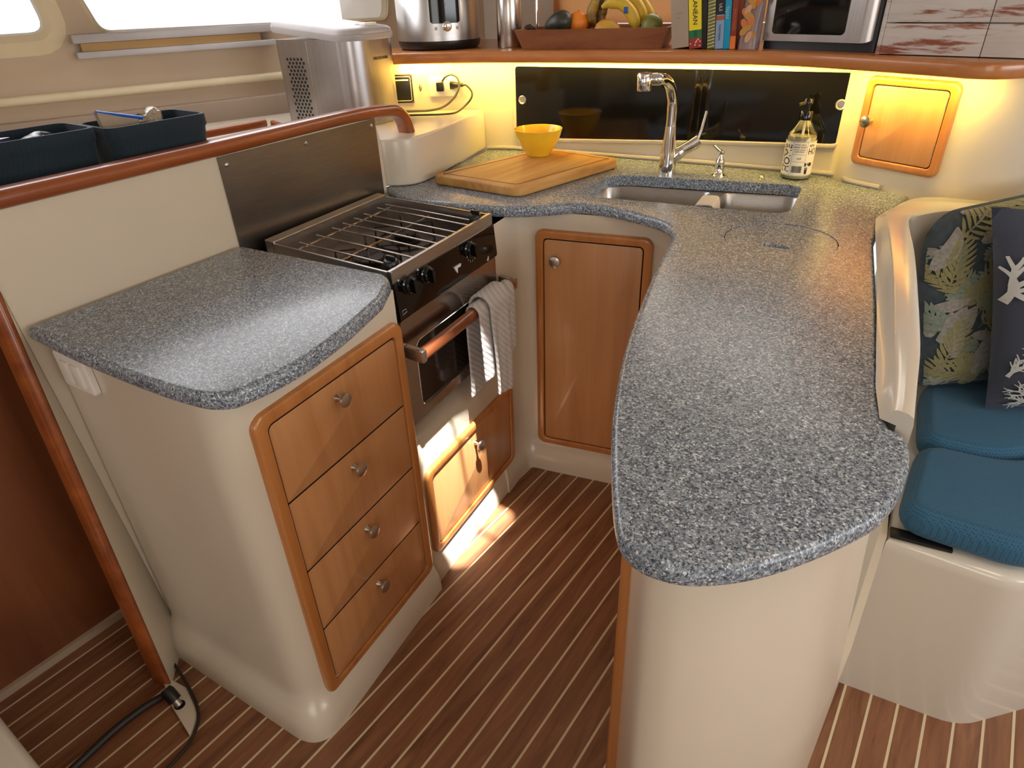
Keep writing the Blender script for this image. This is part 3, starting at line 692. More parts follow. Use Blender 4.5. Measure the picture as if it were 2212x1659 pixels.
u, z = panel_pt(1052, 558); g = MB(FS); g.loft([[(u-.006, y, z-.004), (u+.004, y, z+.006), (u+.003, y, z-.003), (u-.001, y, z-.007)] for y in (.008, .013)]); g.build('emblem', M['print'], cp, smooth=False)
u, z = panel_pt(872, 672); g = MB(FS); g.tube([(u-.008, .0125, z-.006), (u-.008, .0125, z+.004), (u+.006, .0125, z+.004), (u+.008, .0125, z-.004)], .0006, 4, True); g.build('lettering', M['print'], cp)
# oven door
m = MB(FS)
dz0, dz1 = .560, .852
wu0, wu1, wz0, wz1 = .052, .430, .592, .776
for k in range(2): pass
ol_ = rrect(.002, SL-.002, dz0, dz1, .006); wi = rrect(wu0, wu1, wz0, wz1, .022, 6)
MM = FS @ Matrix(((1, 0, 0, 0), (0, 0, 1, 0), (0, 1, 0, 0), (0, 0, 0, 1)))
m = MB(MM); fillholes(m, [ol_, wi], .006); m.loft([[(x, y, .006) for x, y in ol_], [(x, y, -.02) for x, y in ol_]], cap0=False)
m.loft([[(x, y, .006) for x, y in wi], [(x, y, .0) for x, y in inset(wi, .003)]], cap0=False, cap1=False)
od = m.build('oven_door', brushed('door_steel', (.50, .46, .43, 1), .22, 'Y'), st, ang=30)
m = MB(FS); m.yprism(inset(wi, .001), -.004, .0015); m.build('oven_window', M['ovenglass'], od)
m = MB(MM); o1, o2 = wi, inset(wi, -.0035); m.loft([[(x, y, .005) for x, y in o1], [(x, y, .0075) for x, y in inset(wi, -.0015)], [(x, y, .005) for x, y in o2]], cap0=False, cap1=False); m.build('window_rim', M['chrome'], od)
# handle
hz = .773; hy = .052
m = MB(FS); m.loft([[(u, hy+y, hz+z) for y, z in rrect(-.013, .013, -.016, .016, .011, 4)] for u in (.020, .488)]); hd = m.build('handle', wood('handle_teak', srgb(110, 52, 26), srgb(140, 74, 42), srgb(160, 94, 60), 'Y', 1.0, .3, .4), od)
for u in (.003, .482):
    m = MB(FS); m.box(u, u+.018, .0065, hy+.013, hz-.016, hz+.016, .003); m.build('handle_bracket', M['steel'], hd)
# ================================================================== TOWEL
def towel():
    def sheet(name, parent, u0, u1, back, front, nu, yoff, seed, th, slant=0, amp=.008, **kw):
        m = MB(FS); rr = .0225+yoff; L = back+pi*rr+front; ns = 54; vs = []
        for j in range(ns+1):
            d = L*j/ns; row = []
            for i in range(nu+1):
                a = i/nu
                if d < back: y, z, side = hy-rr, hz-(back-d)*(1-slant*a), -1
                elif d < back+pi*rr: an = pi*(d-back)/(pi*rr); y, z, side = hy-rr*cos(an), hz+rr*sin(an), 0
                else: y, z, side = hy+rr, hz-(d-back-pi*rr)*(1-slant*a), 1
                k = min(1, max(0, hz-z)/.10); u = u0+(u1-u0)*a
                fold = .5+.5*sin(a*2*pi*1.35+seed+.6*k); rip = sin(a*2*pi*3.1+seed*2+3*j/ns)
                u += .006*k*sin(seed+j*.12)
                if side > 0: y += k*(amp*fold+.003*rip)
                elif side < 0: y = max(.016, y-k*(.004*fold))
                # rounded lower corners
                e = min(1, max(0, (hz-z-(front if side > 0 else back)*.86)/.03)) if side else 0
                z += .012*e*(abs(2*a-1)**3)
                row.append(m.v((u, y, z)))
            vs.append(row)
        for j in range(ns):
            for i in range(nu): m.f([vs[j][i], vs[j][i+1], vs[j+1][i+1], vs[j+1][i]])
        o = m.build(name, M['towel'], parent, ang=180, **kw)
        md = o.modifiers.new('s', 'SOLIDIFY'); md.thickness = th; md.offset = 0
        md2 = o.modifiers.new('b', 'SUBSURF'); md2.levels = 1; md2.render_levels = 1
        return o
    o = sheet('dish_towel', None, .256, .458, .285, .215, 30, .0, .4, .006, .22, label='grey ribbed dish towel hanging over the wooden oven handle', category='towel')
    sheet('towel_flap', o, .296, .402, .10, .274, 18, .014, 1.9, .008, -.02, .012)
towel()
# ================================================================== FRONT WALL FITTINGS
PLa, PLb, PLc = (-1.515, 2.1405), (-.83, 2.2285), (-.405, 2.257)
F1, F2 = frame2(PLa, PLb), frame2(PLb, PLc)
for k_, (F, p0, p1, p2, p3, lab, kp) in enumerate(((F1, (1117, 297), (1499, 303), (1499, 141), (1113, 143), 'left black glass sliding panel behind the tap, with a round finger pull at its left', (1128, 216)),
                               (F2, (1495, 301), (1817, 311), (1849, 152), (1495, 141), 'right black glass sliding panel behind the soap bottle, round finger pull at its right', (1816, 227)))):
    t = thing('sliding_panel', lab, 'sliding door', F @ Vector((.27, .002, 1.04)), 'black sliding panels')
    ps = [local(F, *q, .006) for q in (p0, p1, p2, p3)]
    ps = [(max(.004, ps[0][0]), ps[0][1]), ps[1], ps[2], (max(.004, ps[3][0]), ps[3][1])] if k_ == 0 else [(.0, ps[0][1]), ps[1], ps[2], (.0, ps[3][1])]
    Lp_ = (Vector(PLb)-Vector(PLa)).length if k_ == 0 else 9
    ps = [(min(a, Lp_-.001), min(b, 1.266)) for a, b in ps]
    if k_ == 0: ps[1] = (Lp_-.0003, ps[1][1]); ps[2] = (Lp_-.0003, ps[2][1])
    rr_ = [.015, 0, 0, .012] if k_ == 0 else [0, .03, .006, 0]
    ol_ = rpoly(ps, rr_, 5); yy = (.0015, .006) if k_ == 0 else (.001, .004)
    m = MB(F); m.yprism(ol_, *yy); m.build('glass_panel', M['blackg'], t, smooth=False)
    u, z = local(F, *kp, .008); m = MB(F); m.lathe([(.0001, yy[1]-.001), (.0155, yy[1]-.001), (.0155, yy[1]+.002), (.0125, yy[1]+.003), (.010, yy[1]+.001), (.0001, yy[1]+.0012)], (u, 0, z), 28, 'y')
    m.build('finger_pull', M['nickel'], t)
    # moulded lip round the opening
    oo = inset(ol_, -.002); o2 = inset(ol_, -.012)
    seq = list(range(len(ol_)))
    m = MB(F); idx = [i for i in seq]
    if k_ == 0: A = [p for p in ol_ if p[0] < .05 and p[1] < 1.15] , [p for p in ol_ if p[0] < .05 and p[1] >= 1.15]; A = [ps[2]] + sorted(A[1], key=lambda p: -p[0]-.0*p[1]) + sorted(A[0], key=lambda p: p[0]) + [ps[1]]
    else: A = [p for p in ol_ if p[0] > .05]; lo_p = sorted([p for p in A if p[1] < 1.15], key=lambda p: p[0]); hi_p = sorted([p for p in A if p[1] >= 1.15], key=lambda p: -p[0]); A = [ps[0]]+lo_p+hi_p+[ps[3]]
    An = []
    for i, p in enumerate(A):
        a_ = Vector(A[max(i-1, 0)]); b_ = Vector(A[min(i+1, len(A)-1)]); d_ = (b_-a_).normalized(); n_ = Vector((d_.y, -d_.x))
        An.append((Vector(p)+n_*.001, Vector(p)+n_*.004, Vector(p)+n_*.013))
    m.loft([[(a.x, .0, a.y), (a.x, .009, a.y), (b.x, .0105, b.y), (c_.x, .006, c_.y), (c_.x+.0, .0, c_.y)] for a, b, c_ in An]); m.build('opening_lip', M['gel'], t, ang=60)
# small wood locker door
FC = frame2((-.352, 2.205), (-.104, 2.100))
q = [local(FC, *p, .012) for p in ((1878, 160), (2090, 180), (2008, 392), (1834, 347))]; print('locker', q)
lu0, lu1 = (q[0][0]+q[3][0])/2, (q[1][0]+q[2][0])/2; lz0, lz1 = (q[2][1]+q[3][1])/2, min(1.274, (q[0][1]+q[1][1])/2)
lk = thing('wall_locker', 'small wood locker door with brass knob on the curved wall, right of the black panels', 'locker', FC @ Vector(((lu0+lu1)/2, 0, lz0)))
frame_ring(FC, lk, lu0, lu1, lz0, lz1, .022, -.01, .014, .022, M['frame'])
m = MB(FC); m.box(lu0+.01, lu1-.01, -.014, .002, lz0+.01, lz1-.01); m.build('gap_shade_sheet', M['gap'], lk)  # dark sheet for the shaded gap round the locker door
m = MB(FC); m.yprism(rrect(lu0+.024, lu1-.024, lz0+.024, lz1-.024, .01, 4), 0, .010, .0015, 2); dr = gap_shade_edges(m.build('door', M['cherry'], lk), FC)
ku, kz = local(FC, 1866, 262, .03); knob(dr, FC @ Vector((max(ku, lu0+.034), .01, kz)), FC.to_3x3() @ Vector((0, 1, 0)), plain('aged_brass', (.55, .46, .26, 1), .25, 1))
for zz in (lz0+.05, lz1-.07):
    m = MB(FC); m.box(lu1-.0245, lu1-.0225, .004, .0125, zz, zz+.035); m.build('hinge', M['nickel'], lk)
# grey bedding strip where wall meets worktop
m = MB(); strip = [(x, y-.008, ZC+.006) for x, y in wlc if -1.63 < x < -.15 and abs(x+.375) > .01]; m.tube(cat(strip, 3), .0075, 8); m.build('trim_6', M['wgrey'], **STR)
# moulded ledge behind the bulkhead and beside the stove
def hx(y): return (-2.75)+(y-.5)*.303/.953+.004
le = [(-1.574, 1.47), (-1.556, 1.488), (-1.528, 1.505), (-1.500, 1.54), (-1.494, 1.585), (-1.503, 1.64), (-1.535, 1.76), (-1.575, 1.90), (-1.628, 2.09)]
le = xy(cat(le, 3)) + [(-1.70, 2.055), (-1.9, 1.918), (-2.0, 1.85), (-2.06, 1.82), (-2.12, 1.95), (hx(1.95)+.01, 1.95), (hx(0), 0), (-1.47, 0.0), (-1.505, .35), (-1.60, 1.46)]
m = MB(); m.prism(le, ZC+.001, 1.12, .008); m.build('ledge', M['gel'], label='cream moulded ledge behind the teak-capped bulkhead, carrying the bins and ice maker', category='ledge')
# outlet, plugs, latch and panel on the lit wall
FO = frame2((-1.90, 1.930), (-1.70, 2.065))
def OL(px, py, off=.004): return local(FO, px, py, off)
a0, a1 = OL(924, 164), OL(999, 207); 
so_ = thing('wall_outlet', 'pale double outlet plate with two black plugs under the shelf', 'outlet', FO @ Vector((a0[0], 0, a1[1])))
m = MB(FO); m.yprism(rrect(a0[0], a1[0]-.012, a1[1], a0[1]-.002, .004), 0.0005, .008, .003); m.build('outlet_plate', M['white'], so_)
pa, pb = OL(951, 187, .02), OL(980, 184, .02)
pl1 = thing('power_plug', 'left black plug with its cord looping over the outlet', 'plug', FO @ Vector((pa[0], .005, pa[1])), 'plugs in the outlet')
m = MB(FO); m.box(pa[0]-.014, pa[0]+.014, .006, .036, pa[1]-.016, pa[1]+.016, .004); m.build('plug_body', M['blackp'], pl1)
def P3(px, py, off): u, z = OL(px, py, off); return tuple(FO @ Vector((u, off, z)))
lz = 1.127
def ledgept(px, py): p = PZ(px, py, lz); return tuple(p)
c1 = cat([P3(955, 176, .03), P3(962, 166, .04), P3(975, 161, .045), P3(988, 168, .05), P3(992, 185, .055), P3(985, 205, .06), P3(968, 224, .065), P3(950, 234, .07), ledgept(925, 239), ledgept(900, 240), ledgept(872, 241)], 6)
m = MB(); m.tube(c1, .0042, 8); m.build('cord', M['olivecable'], pl1)
pl2 = thing('power_plug', 'right black plug lying sideways with its cord trailing down to the ledge', 'plug', FO @ Vector((pb[0], .005, pb[1])), 'plugs in the outlet')
m = MB(FO); m.loft([[(u, .006+(1-w_)*.008+(.026*w_)*(.5+.5*cos(a)), pb[1]+.014*w_*sin(a)) for a in [2*pi*k/12 for k in range(12)]] for u, w_ in ((pb[0]-.014, 1), (pb[0]-.002, 1), (pb[0]+.008, .75), (pb[0]+.026, .55), (pb[0]+.036, .5))]); m.build('plug_body', M['blackp'], pl2)
c2 = cat([tuple(FO @ Vector((pb[0]+.034, .02, pb[1]))), P3(1008, 185, .03), P3(1019, 198, .04), P3(1018, 212, .05), P3(1005, 228, .06), ledgept(985, 243), ledgept(955, 247), ledgept(920, 248), ledgept(885, 249), ledgept(872, 249)], 6)
m = MB(); m.tube(c2, .0036, 8); m.build('cord', M['cable'], pl2)
u, z = OL(908, 189); kl = thing('key_latch', 'small brass turn latch beside the outlet', 'latch', FO @ Vector((u, .002, z)))
m = MB(FO); m.lathe([(.0001, 0), (.007, 0), (.006, .005), (.0001, .008)], (u, 0, z), 14, 'y'); m.box(u-.0028, u+.0028, .004, .009, z-.013, z+.012, .001); m.build('turn_piece', plain('latch_brass', (.5, .42, .25, 1), .3, 1), kl)
a0, a1 = OL(866, 161), OL(895, 222); 
bx = thing('switch_panel', 'black and white bordered switch panel half hidden behind the ice maker', 'switch panel', FO @ Vector((a0[0], 0, a1[1])))
m = MB(FO); m.box(a0[0]-.05, a1[0], 0, .004, a1[1], a0[1], .001); m.build('panel_face', plain('brown_black_panel', srgb(44, 22, 14), .4), bx)
m = MB(FO); w_ = rrect(a0[0]-.043, a1[0]-.007, a1[1]+.008, a0[1]-.008, .006); m.tube([(x, .0045, y) for x, y in w_], .0011, 6, True); m.build('white_border', M['print'], bx)
for zz in (a0[1]-.004, a1[1]+.004):
    m = MB(FO); m.lathe([(.0001, .003), (.0022, .003), (.0015, .0055), (.0001, .006)], (a1[0]-.004, 0, zz), 10, 'y'); m.build('screw', M['nickel'], bx)
m = MB(FO); m.box(a0[0]-.042, a1[0]-.0085, .003, .0048, a1[1]+.010, a0[1]-.010, .001); m.build('rocker_bank', M['blackp'], bx)
m = MB(FO); m.box(a0[0]-.03, a1[0]-.014, .003, .006, a0[1]-.022, a0[1]-.017, .001); m.build('white_label', M['print'], bx)

# ================================================================== SINK AND TAP
sk = thing('double_sink', 'undermounted double bowl steel sink with a low divider', 'sink', (-.70, 1.9, .78))
fl = inset(sinko, -.012)
divx = PZ(1533, 420, ZC)
m = MB(); d0 = Vector(sinkc[0]); ex = (Vector(sinkc[1])-d0).normalized(); ey = Vector((-ex.y, ex.x))
def sxy(u, v): p = d0+ex*u+ey*v; return (p.x, p.y)
duv = (divx.xy-d0); ud = duv.dot(ex)
bl = rpoly([sxy(-.005, -.004), sxy(ud-.014, -.004), sxy(ud-.014, .285), sxy(-.03, .272)], [.06, .045, .045, .06], 6)
br = rpoly([sxy(ud+.014, -.004), sxy(.573, -.004), sxy(.585, .315), sxy(ud+.014, .292)], [.045, .06, .06, .045], 6)
flo = rpoly([sxy(-.03, -.03), sxy(.60, -.03), sxy(.615, .335), sxy(-.06, .30)], .05, 6)
zf = ZC-.0335
fillholes(m, [flo, bl, br], zf)
for b in (bl, br):
    rs = []
    for z, ins in ((zf, 0), (zf-.004, .003), (zf-.10, .008), (zf-.14, .014), (zf-.155, .026), (zf-.162, .045)): rs.append([(x, y, z) for x, y in inset(b, ins)])
    m.loft(rs, cap0=False, cap1=True)
m.build('sink_bowls', M['sink'], sk, ang=50)
for b in (bl, br):
    cxx = sum(p[0] for p in b)/len(b); cyy = sum(p[1] for p in b)/len(b); m = MB(); m.lathe([(.0001, .0), (.04, 0), (.04, .002), (.03, .003), (.026, -.001), (.0001, -.001)], (cxx, cyy, zf-.161), 28); m.build('drain', M['chrome'], sk)
fb = PZ(1441, 373, ZC); fx, fy = fb.x, fb.y-.004
tp = thing('kitchen_tap', 'chrome single lever kitchen tap with arched spout behind the sink', 'tap', (fx, fy, ZC))
m = MB(); m.lathe([(.0001, 0), (.029, 0), (.029, .004), (.0285, .012), (.0255, .05), (.0225, .085), (.0195, .12), (.0175, .145), (.0001, .1455)], (fx, fy, ZC), 30)
rt = Vector((.8156, .5777, 0)).normalized()
o_ = Vector((fx, fy, ZC+.035)); e1 = o_+rt*.035+Vector((0, 0, .028)); e2 = o_+rt*.078+Vector((0, 0, .053))
m.tube(cat([tuple(o_), tuple(e1), tuple(e2)], 6), [.021]*7+[.0185]*6, 16)
bd = m.build('tap_body', M['chrome'], tp, ang=50)
m = MB(); m.tube([tuple(e2-rt*.004-Vector((0, 0, .003))), tuple(e2+rt*.016+Vector((0, 0, .010)))], .0195, 18); m.build('lever_cap', M['chrome'], bd)
m = MB(); b0 = e2+rt*.010+Vector((0, 0, .010)); barloft(m, [tuple(b0), tuple(b0+rt*.010+Vector((0, 0, .035))), tuple(b0+rt*.020+Vector((0, 0, .088)))], .012, .009, rt.cross(Vector((0, 0, 1)))); m.build('lever', M['chrome'], bd)
hx_, hy_ = -.905, 1.945
sp_ = cat([(fx, fy, ZC+.14), (fx, fy, ZC+.19), (fx-.001, fy-.004, ZC+.225), (fx-.004, fy-.024, ZC+.262), (fx-.009, fy-.056, ZC+.282), (fx-.016, fy-.09, ZC+.288), (hx_+.004, hy_+.02, ZC+.287)], 6)
m = MB(); m.tube(sp_, [.0172]*len(sp_), 20); m.build('spout', M['chrome'], tp, ang=60)
m = MB(); m.lathe([(.0001, 0), (.021, 0), (.0225, .003), (.0225, .044), (.020, .0485), (.0001, .0495)], (hx_, hy_, ZC+.258), 30); m.build('spray_head', M['chrome'], tp)
pp = PZ(1552, 378, ZC)
sp2 = thing('soap_dispenser', 'small chrome soap pump let into the worktop right of the tap', 'dispenser', (pp.x, pp.y, ZC))
m = MB(); m.lathe([(.0001, 0), (.024, 0), (.024, .002), (.017, .006), (.0135, .011), (.0135, .038), (.0145, .040), (.012, .048), (.007, .056), (.006, .064), (.0001, .065)], (pp.x, pp.y, ZC), 26); m.build('pump_body', M['chrome'], sp2)
m = MB(); q0 = Vector((pp.x, pp.y, ZC+.062)); m.lathe([(.0001, 0), (.009, .002), (.0095, .009), (.006, .014), (.0001, .015)], tuple(q0), 18); m.tube([tuple(q0+Vector((0, 0, .008))), tuple(q0-rt*.026+Vector((0, 0, .030)))], [.0055, .0035], 10); m.build('pump_spout', M['chrome'], sp2)
# caddy on the divider
dc = Vector((*sxy(ud, .13), zf)); exv, eyv = Vector((ex.x, ex.y, 0)), Vector((ey.x, ey.y, 0))
Fdc = Matrix(((ex.x, ey.x, 0, dc.x), (ex.y, ey.y, 0, dc.y), (0, 0, 1, dc.z), (0, 0, 0, 1)))
cd = thing('sink_caddy', 'white plastic caddy hooked over the sink divider', 'sink caddy', tuple(dc))
m = MB(Fdc); pr = [(-.032, -.035), (-.030, .008), (-.022, .016), (.012, .018), (.022, .010), (.030, -.030), (.045, -.058), (.070, -.066), (.088, -.055), (.094, -.028)]
pr = [(a.x, a.y) for a in cat([(p[0], p[1]) for p in pr], 4)]; th = [(x, y-.0035) for x, y in pr][::-1]
m.loft([[(x, v, z) for x, z in pr+th] for v in (-.05, -.02, .02, .05)]); m.build('hook_tray', M['white'], cd, ang=60)
sg = thing('sponge', 'yellow and green scouring sponge lying in the white sink caddy', 'sponge', tuple(Fdc @ Vector((.062, 0, -.06))))
Fs = Fdc @ Matrix.Translation((.064, -.01, -.043)) @ Matrix.Rotation(R(-14), 4, 'Y')
m = MB(Fs); m.box(-.012, .020, -.03, .03, -.014, .006, .004); m.build('foam', plain('yellow_foam', srgb(228, 206, 60), .9), sg)
m = MB(Fs); m.box(-.012, .020, -.03, .03, .006, .013, .002); m.build('scouring_pad', plain('green_pad', srgb(70, 84, 40), .95), sg)
wb = thing('dish_brush', 'thin wire handled dish brush leaning in the left sink bowl', 'brush', tuple(Fdc @ Vector((-.06, 0, -.1))))
m = MB(Fdc); m.tube([(-.034, -.02, .0), (-.045, -.012, -.05), (-.060, -.005, -.10)], .002, 6); m.build('wire_handle', M['wire'], wb)
m = MB(Fdc); m.box(-.075, -.047, -.02, .012, -.158, -.10, .004); m.build('brush_head', plain('beige_bristle', srgb(150, 140, 110), .9), wb)
ch = PZ(1645, 384, ZC); 
pc = thing('plug_chain', 'fine ball chain running over the back rim into the right sink bowl', 'chain', (ch.x, ch.y, ZC))
k0 = Vector((ch.x, ch.y, ZC+.003)); k1 = Vector((*(Vector((ch.x, ch.y))-ey*.03), ZC+.002)); k2 = Vector((k1.x-ey.x*.022, k1.y-ey.y*.022, ZC-.04)); k3 = k2-Vector((.0, .0, .10))
m = MB(); m.tube(cat([tuple(k0), tuple(k1), tuple(k2), tuple(k3)], 5), .0012, 5); m.build('ball_chain', M['nickel'], pc)
m = MB(); m.lathe([(.0001, 0), (.009, .0), (.008, .004), (.003, .007), (.003, .012), (.0001, .013)], (ch.x, ch.y, ZC+.0005), 16); m.build('chain_stud', plain('stud_brass', (.45, .40, .25, 1), .35, 1), pc)

# ================================================================== ON THE WORKTOP
bc = [(-1.458, 1.578), (-1.112, 1.572), (-1.025, 2.055), (-1.352, 2.088)]
cb = thing('cutting_board', 'wooden cutting board with juice groove under the yellow bowl', 'cutting board', (-1.25, 1.8, ZC))
m = MB(); bo = rpoly(bc, .035, 6); m.prism(bo, ZC+.001, ZC+.031, .007); m.build('board_slab', M['board'], cb)
gr = inset(rpoly(bc, .04, 5), .028); g2 = inset(gr, .006)
m = MB(); m.loft([[(x, y, ZC+.0308) for x, y in gr], [(x, y, ZC+.0315) for x, y in inset(gr, .0008)], [(x, y, ZC+.0315) for x, y in inset(gr, .0052)], [(x, y, ZC+.0308) for x, y in g2]], cap0=False, cap1=False)  # dark raised ring laid on the slab in place of a cut groove
m.build('juice_groove', wood('dark_groove', srgb(88, 50, 20), srgb(104, 62, 28), srgb(116, 72, 34), 'Y', .7, .6, 0), cb)
bw = Vector((-1.305, 1.975, ZC+.0318))
by = thing('bowl', 'yellow melamine bowl standing on the back corner of the cutting board', 'bowl', tuple(bw))
prof = [(.0001, .003), (.036, .003), (.037, 0), (.040, .0), (.042, .006), (.058, .026), (.070, .046), (.078, .066), (.0835, .084), (.0845, .086), (.083, .087), (.080, .084), (.074, .064), (.064, .042), (.050, .022), (.036, .011), (.0001, .008)]
m = MB(); m.lathe(prof, tuple(bw), 48); m.build('bowl_shell', M['yellow'], by, ang=70)
# soap bottle
bt = Vector((-.487, 2.185, ZC+.001)); rB = .043
so2 = thing('soap_bottle', 'clear hand soap bottle with black pump and printed white label', 'bottle', tuple(bt))
m = MB(); m.lathe([(.0001, 0), (rB-.004, 0), (rB, .004), (rB, .125), (rB-.004, .132), (.0185, .164), (.0165, .168), (.0165, .176), (.0001, .176)], tuple(bt), 40); m.build('bottle_shell', M['clearp'], so2, ang=50)
m = MB(); m.lathe([(.0001, .003), (rB-.002, .003), (rB-.002, .122), (.0001, .122)], tuple(bt), 36); m.build('liquid_soap', plain('pale_soap', srgb(214, 204, 160), .15, coat=.2), so2)
m = MB(); m.lathe([(.0001, .168), (.019, .168), (.019, .190), (.017, .193), (.007, .194), (.006, .214), (.0001, .215)], tuple(bt), 24); pm = m.build('pump_collar', M['blackg'], so2)
m = MB(); m.lathe([(.0001, .212), (.013, .212), (.013, .222), (.010, .226), (.0001, .227)], tuple(bt), 20)
m.loft([[tuple(bt+Vector((-.001, 0, .216))+Vector((-.45, -.89, 0))*k+Vector((.89, -.45, 0))*a+Vector((0, 0, b-k*.12))) for a, b in rrect(-.005, .005, -.003, .006, .0025, 2)] for k in (0, .02, .042)])
m.build('pump_head', M['blackg'], pm)
m = MB(); m.tube([tuple(bt+Vector((0, 0, .124))), tuple(bt+Vector((0, 0, .168)))], .004, 8); m.build('dip_tube', M['white'], so2)
cdir = Vector((-bt.x, -bt.y)).normalized(); ac = math.atan2(cdir.y, cdir.x)   # faces the galley
rl = rB+.0006
def cyl(u, z, r=rl): a = ac+u/rl; return (bt.x+r*cos(a), bt.y+r*sin(a), bt.z+z)
m = MB(); m.loft([[cyl(u, .012) for u in [-.075+.15*k/30 for k in range(31)]], [cyl(u, .112) for u in [-.075+.15*k/30 for k in range(31)]]], close=False, cap0=False, cap1=False)
lb_ = m.build('label', plain('label_paper', srgb(232, 224, 206), .6), so2)
def wrap_text(s_, size, u, z, rot=0, sx=1.0):
    cu = bpy.data.curves.new('t', 'FONT'); cu.body = s_; cu.size = size; cu.align_x = 'CENTER'; cu.align_y = 'CENTER'; cu.resolution_u = 2; cu.extrude = .0001
    tmp = bpy.data.objects.new('t', cu); COL.objects.link(tmp); me = bpy.data.meshes.new_from_object(tmp.evaluated_get(bpy.context.evaluated_depsgraph_get())); bpy.data.objects.remove(tmp)
    bm = bmesh.new(); bm.from_mesh(me)
    for v in bm.verts:
        x, y = v.co.x*sx, v.co.y; x, y = x*cos(rot)-y*sin(rot), x*sin(rot)+y*cos(rot); p = cyl(u+x, z+y, rl+.0006+v.co.z); v.co = Vector(p)-ORG[lb_.name]
    bm.to_mesh(me); bm.free(); me.materials.clear(); me.materials.append(M['ink']); o = bpy.data.objects.new('lettering', me); COL.objects.link(o); o.parent = lb_; ORG[o.name] = ORG[lb_.name]
wrap_text('HOME', .034, -.034, .062, pi/2, .86); wrap_text('APOTHECARY', .010, -.051, .062, pi/2, 1.25)
wrap_text('ANTIBACTERIAL', .0045, 0, .103); wrap_text('HAND SOAP', .0065, 0, .096); wrap_text('SENSITIVE CLEANSER', .0035, 0, .089); wrap_text('HAND WASH', .0045, 0, .083); wrap_text('eo6', .008, .002, .064)
wrap_text('APO', .011, .036, .100, sx=.85); wrap_text('HO', .026, .040, .083, sx=.7); wrap_text('A', .010, .030, .047)
def lblrect(u0, u1, z0, z1, mb):
    n = max(2, int((u1-u0)/.003)); mb.loft([[cyl(u0+(u1-u0)*k/n, z0, rl+.0007) for k in range(n+1)], [cyl(u0+(u1-u0)*k/n, z1, rl+.0007) for k in range(n+1)]], close=False, cap0=False, cap1=False)
m = MB(); x = -.015
random.seed(3)
while x < .014: w_ = random.choice((.0006, .001, .0016)); lblrect(x, x+w_, .022, .042, m); x += w_+random.choice((.0007, .0011))
for z in (.014, .110): lblrect(-.070, .070, z, z+.0007, m)
lblrect(-.0195, -.0190, .015, .110, m); lblrect(.0205, .021, .05, .110, m); lblrect(-.018, .018, .075, .0755, m); lblrect(-.018, .018, .054, .0545, m)
lblrect(.021, .026, .041, .051, m); lblrect(.034, .045, .041, .051, m); lblrect(.024, .032, .018, .030, m)
for k in range(4): lblrect(.0235+k*.0026, .0250+k*.0026, .029, .036+(.002 if k in (1, 2) else 0), m)
m.build('printed_marks', M['ink'], lb_, smooth=False)

# ================================================================== ON THE LEDGE
def bin_(y0, y1, xf, dep, zt, lab, grp='navy fabric bins'):
    t = thing('storage_bin', lab, 'bin', (xf-dep/2, (y0+y1)/2, 1.121), grp)
    def r(z, e): return [(x, y, z) for x, y in rrect(xf-dep-e*.3, xf+e, y0-e, y1+e, .025, 5)]
    m = MB(); m.loft([r(1.121, -.016), r(1.20, -.006), r(zt-.028, .0), r(zt-.024, .003), r(zt, .003), r(zt, -.004), r(zt-.03, -.006), r(1.13, -.02)]); m.build('bin_body', M['bin'], t, ang=60); return t
bin_(.34, .682, -1.590, .15, 1.28, 'navy fabric bin at the left edge, filled with clear bags')
bin_(.694, .925, -1.556, .15, 1.277, 'navy fabric bin holding a zip bag with a blue slider, nearer the ice maker')
clr = NT('thin_clear_plastic'); clr.set(color=srgb(196, 176, 150), rough=.15, trans=.35); clr = clr.m
def crumple(name, c, sx, sy, sz, seed, mat, **kw):
    m = MB(); random.seed(seed); bmesh.ops.create_icosphere(m.bm, subdivisions=3, radius=1)
    for v in m.bm.verts:
        n_ = mnoise.noise(v.co*1.7+Vector((seed, 0, 0)))*.5+mnoise.noise(v.co*4+Vector((0, seed, 0)))*.22; v.co = Vector((c[0]+v.co.x*sx*(1+n_), c[1]+v.co.y*sy*(1+n_), c[2]+v.co.z*sz*(1+n_)))
    return m.build(name, mat, ang=25, **kw)
crumple('plastic_bag', (-1.66, .46, 1.262), .04, .085, .02, 3, plain('purple_film', srgb(70, 62, 110), .12, trans=.3), label='purple tinted plastic bag heaped in the left navy bin', category='bag')
crumple('plastic_bag', (-1.655, .595, 1.262), .035, .036, .016, 9, plain('black_film', srgb(26, 24, 34), .25), label='black plastic bag in the right end of the left navy bin', category='bag')
crumple('plastic_bag', (-1.63, .83, 1.278), .02, .026, .018, 5, clr, label='crumpled clear bag standing up in the right navy bin', category='bag')
zb = thing('zip_bag', 'clear zip bag with blue slider strip leaning out of the right navy bin', 'bag', (-1.6, .70, 1.24))
m = MB(); z0_ = [Vector((-1.62, .715, 1.22)), Vector((-1.62, .79, 1.22)), Vector((-1.62, .79, 1.280)), Vector((-1.62, .705, 1.305))]
m.loft([[tuple(p+Vector((.008*k, 0, 0))) for p in z0_] for k in (-1, -.5, .5, 1)]); m.build('bag_film', clr, zb)
m = MB(); m.tube([tuple(z0_[3]+Vector((.004, .0, .0))), tuple(z0_[2]+Vector((.006, .01, .0)))], .004, 8); m.build('slider_strip', plain('blue_zip', srgb(20, 88, 190), .35), zb)
m = MB(); bp0 = [PZ(*p, 1.135).xy for p in ((446, 268), (470, 244), (610, 262), (640, 274))]
wt = thing('wood_tray', 'low reddish wooden tray on the ledge between the navy bins and the ice maker', 'tray', (-1.9, 1.3, 1.121))
m = MB(); m.prism([(-1.72, 1.00), (-1.66, 1.30), (-2.02, 1.42), (-2.05, 1.05)], 1.121, 1.131, .003); m.build('tray_base', M['teak'], wt)
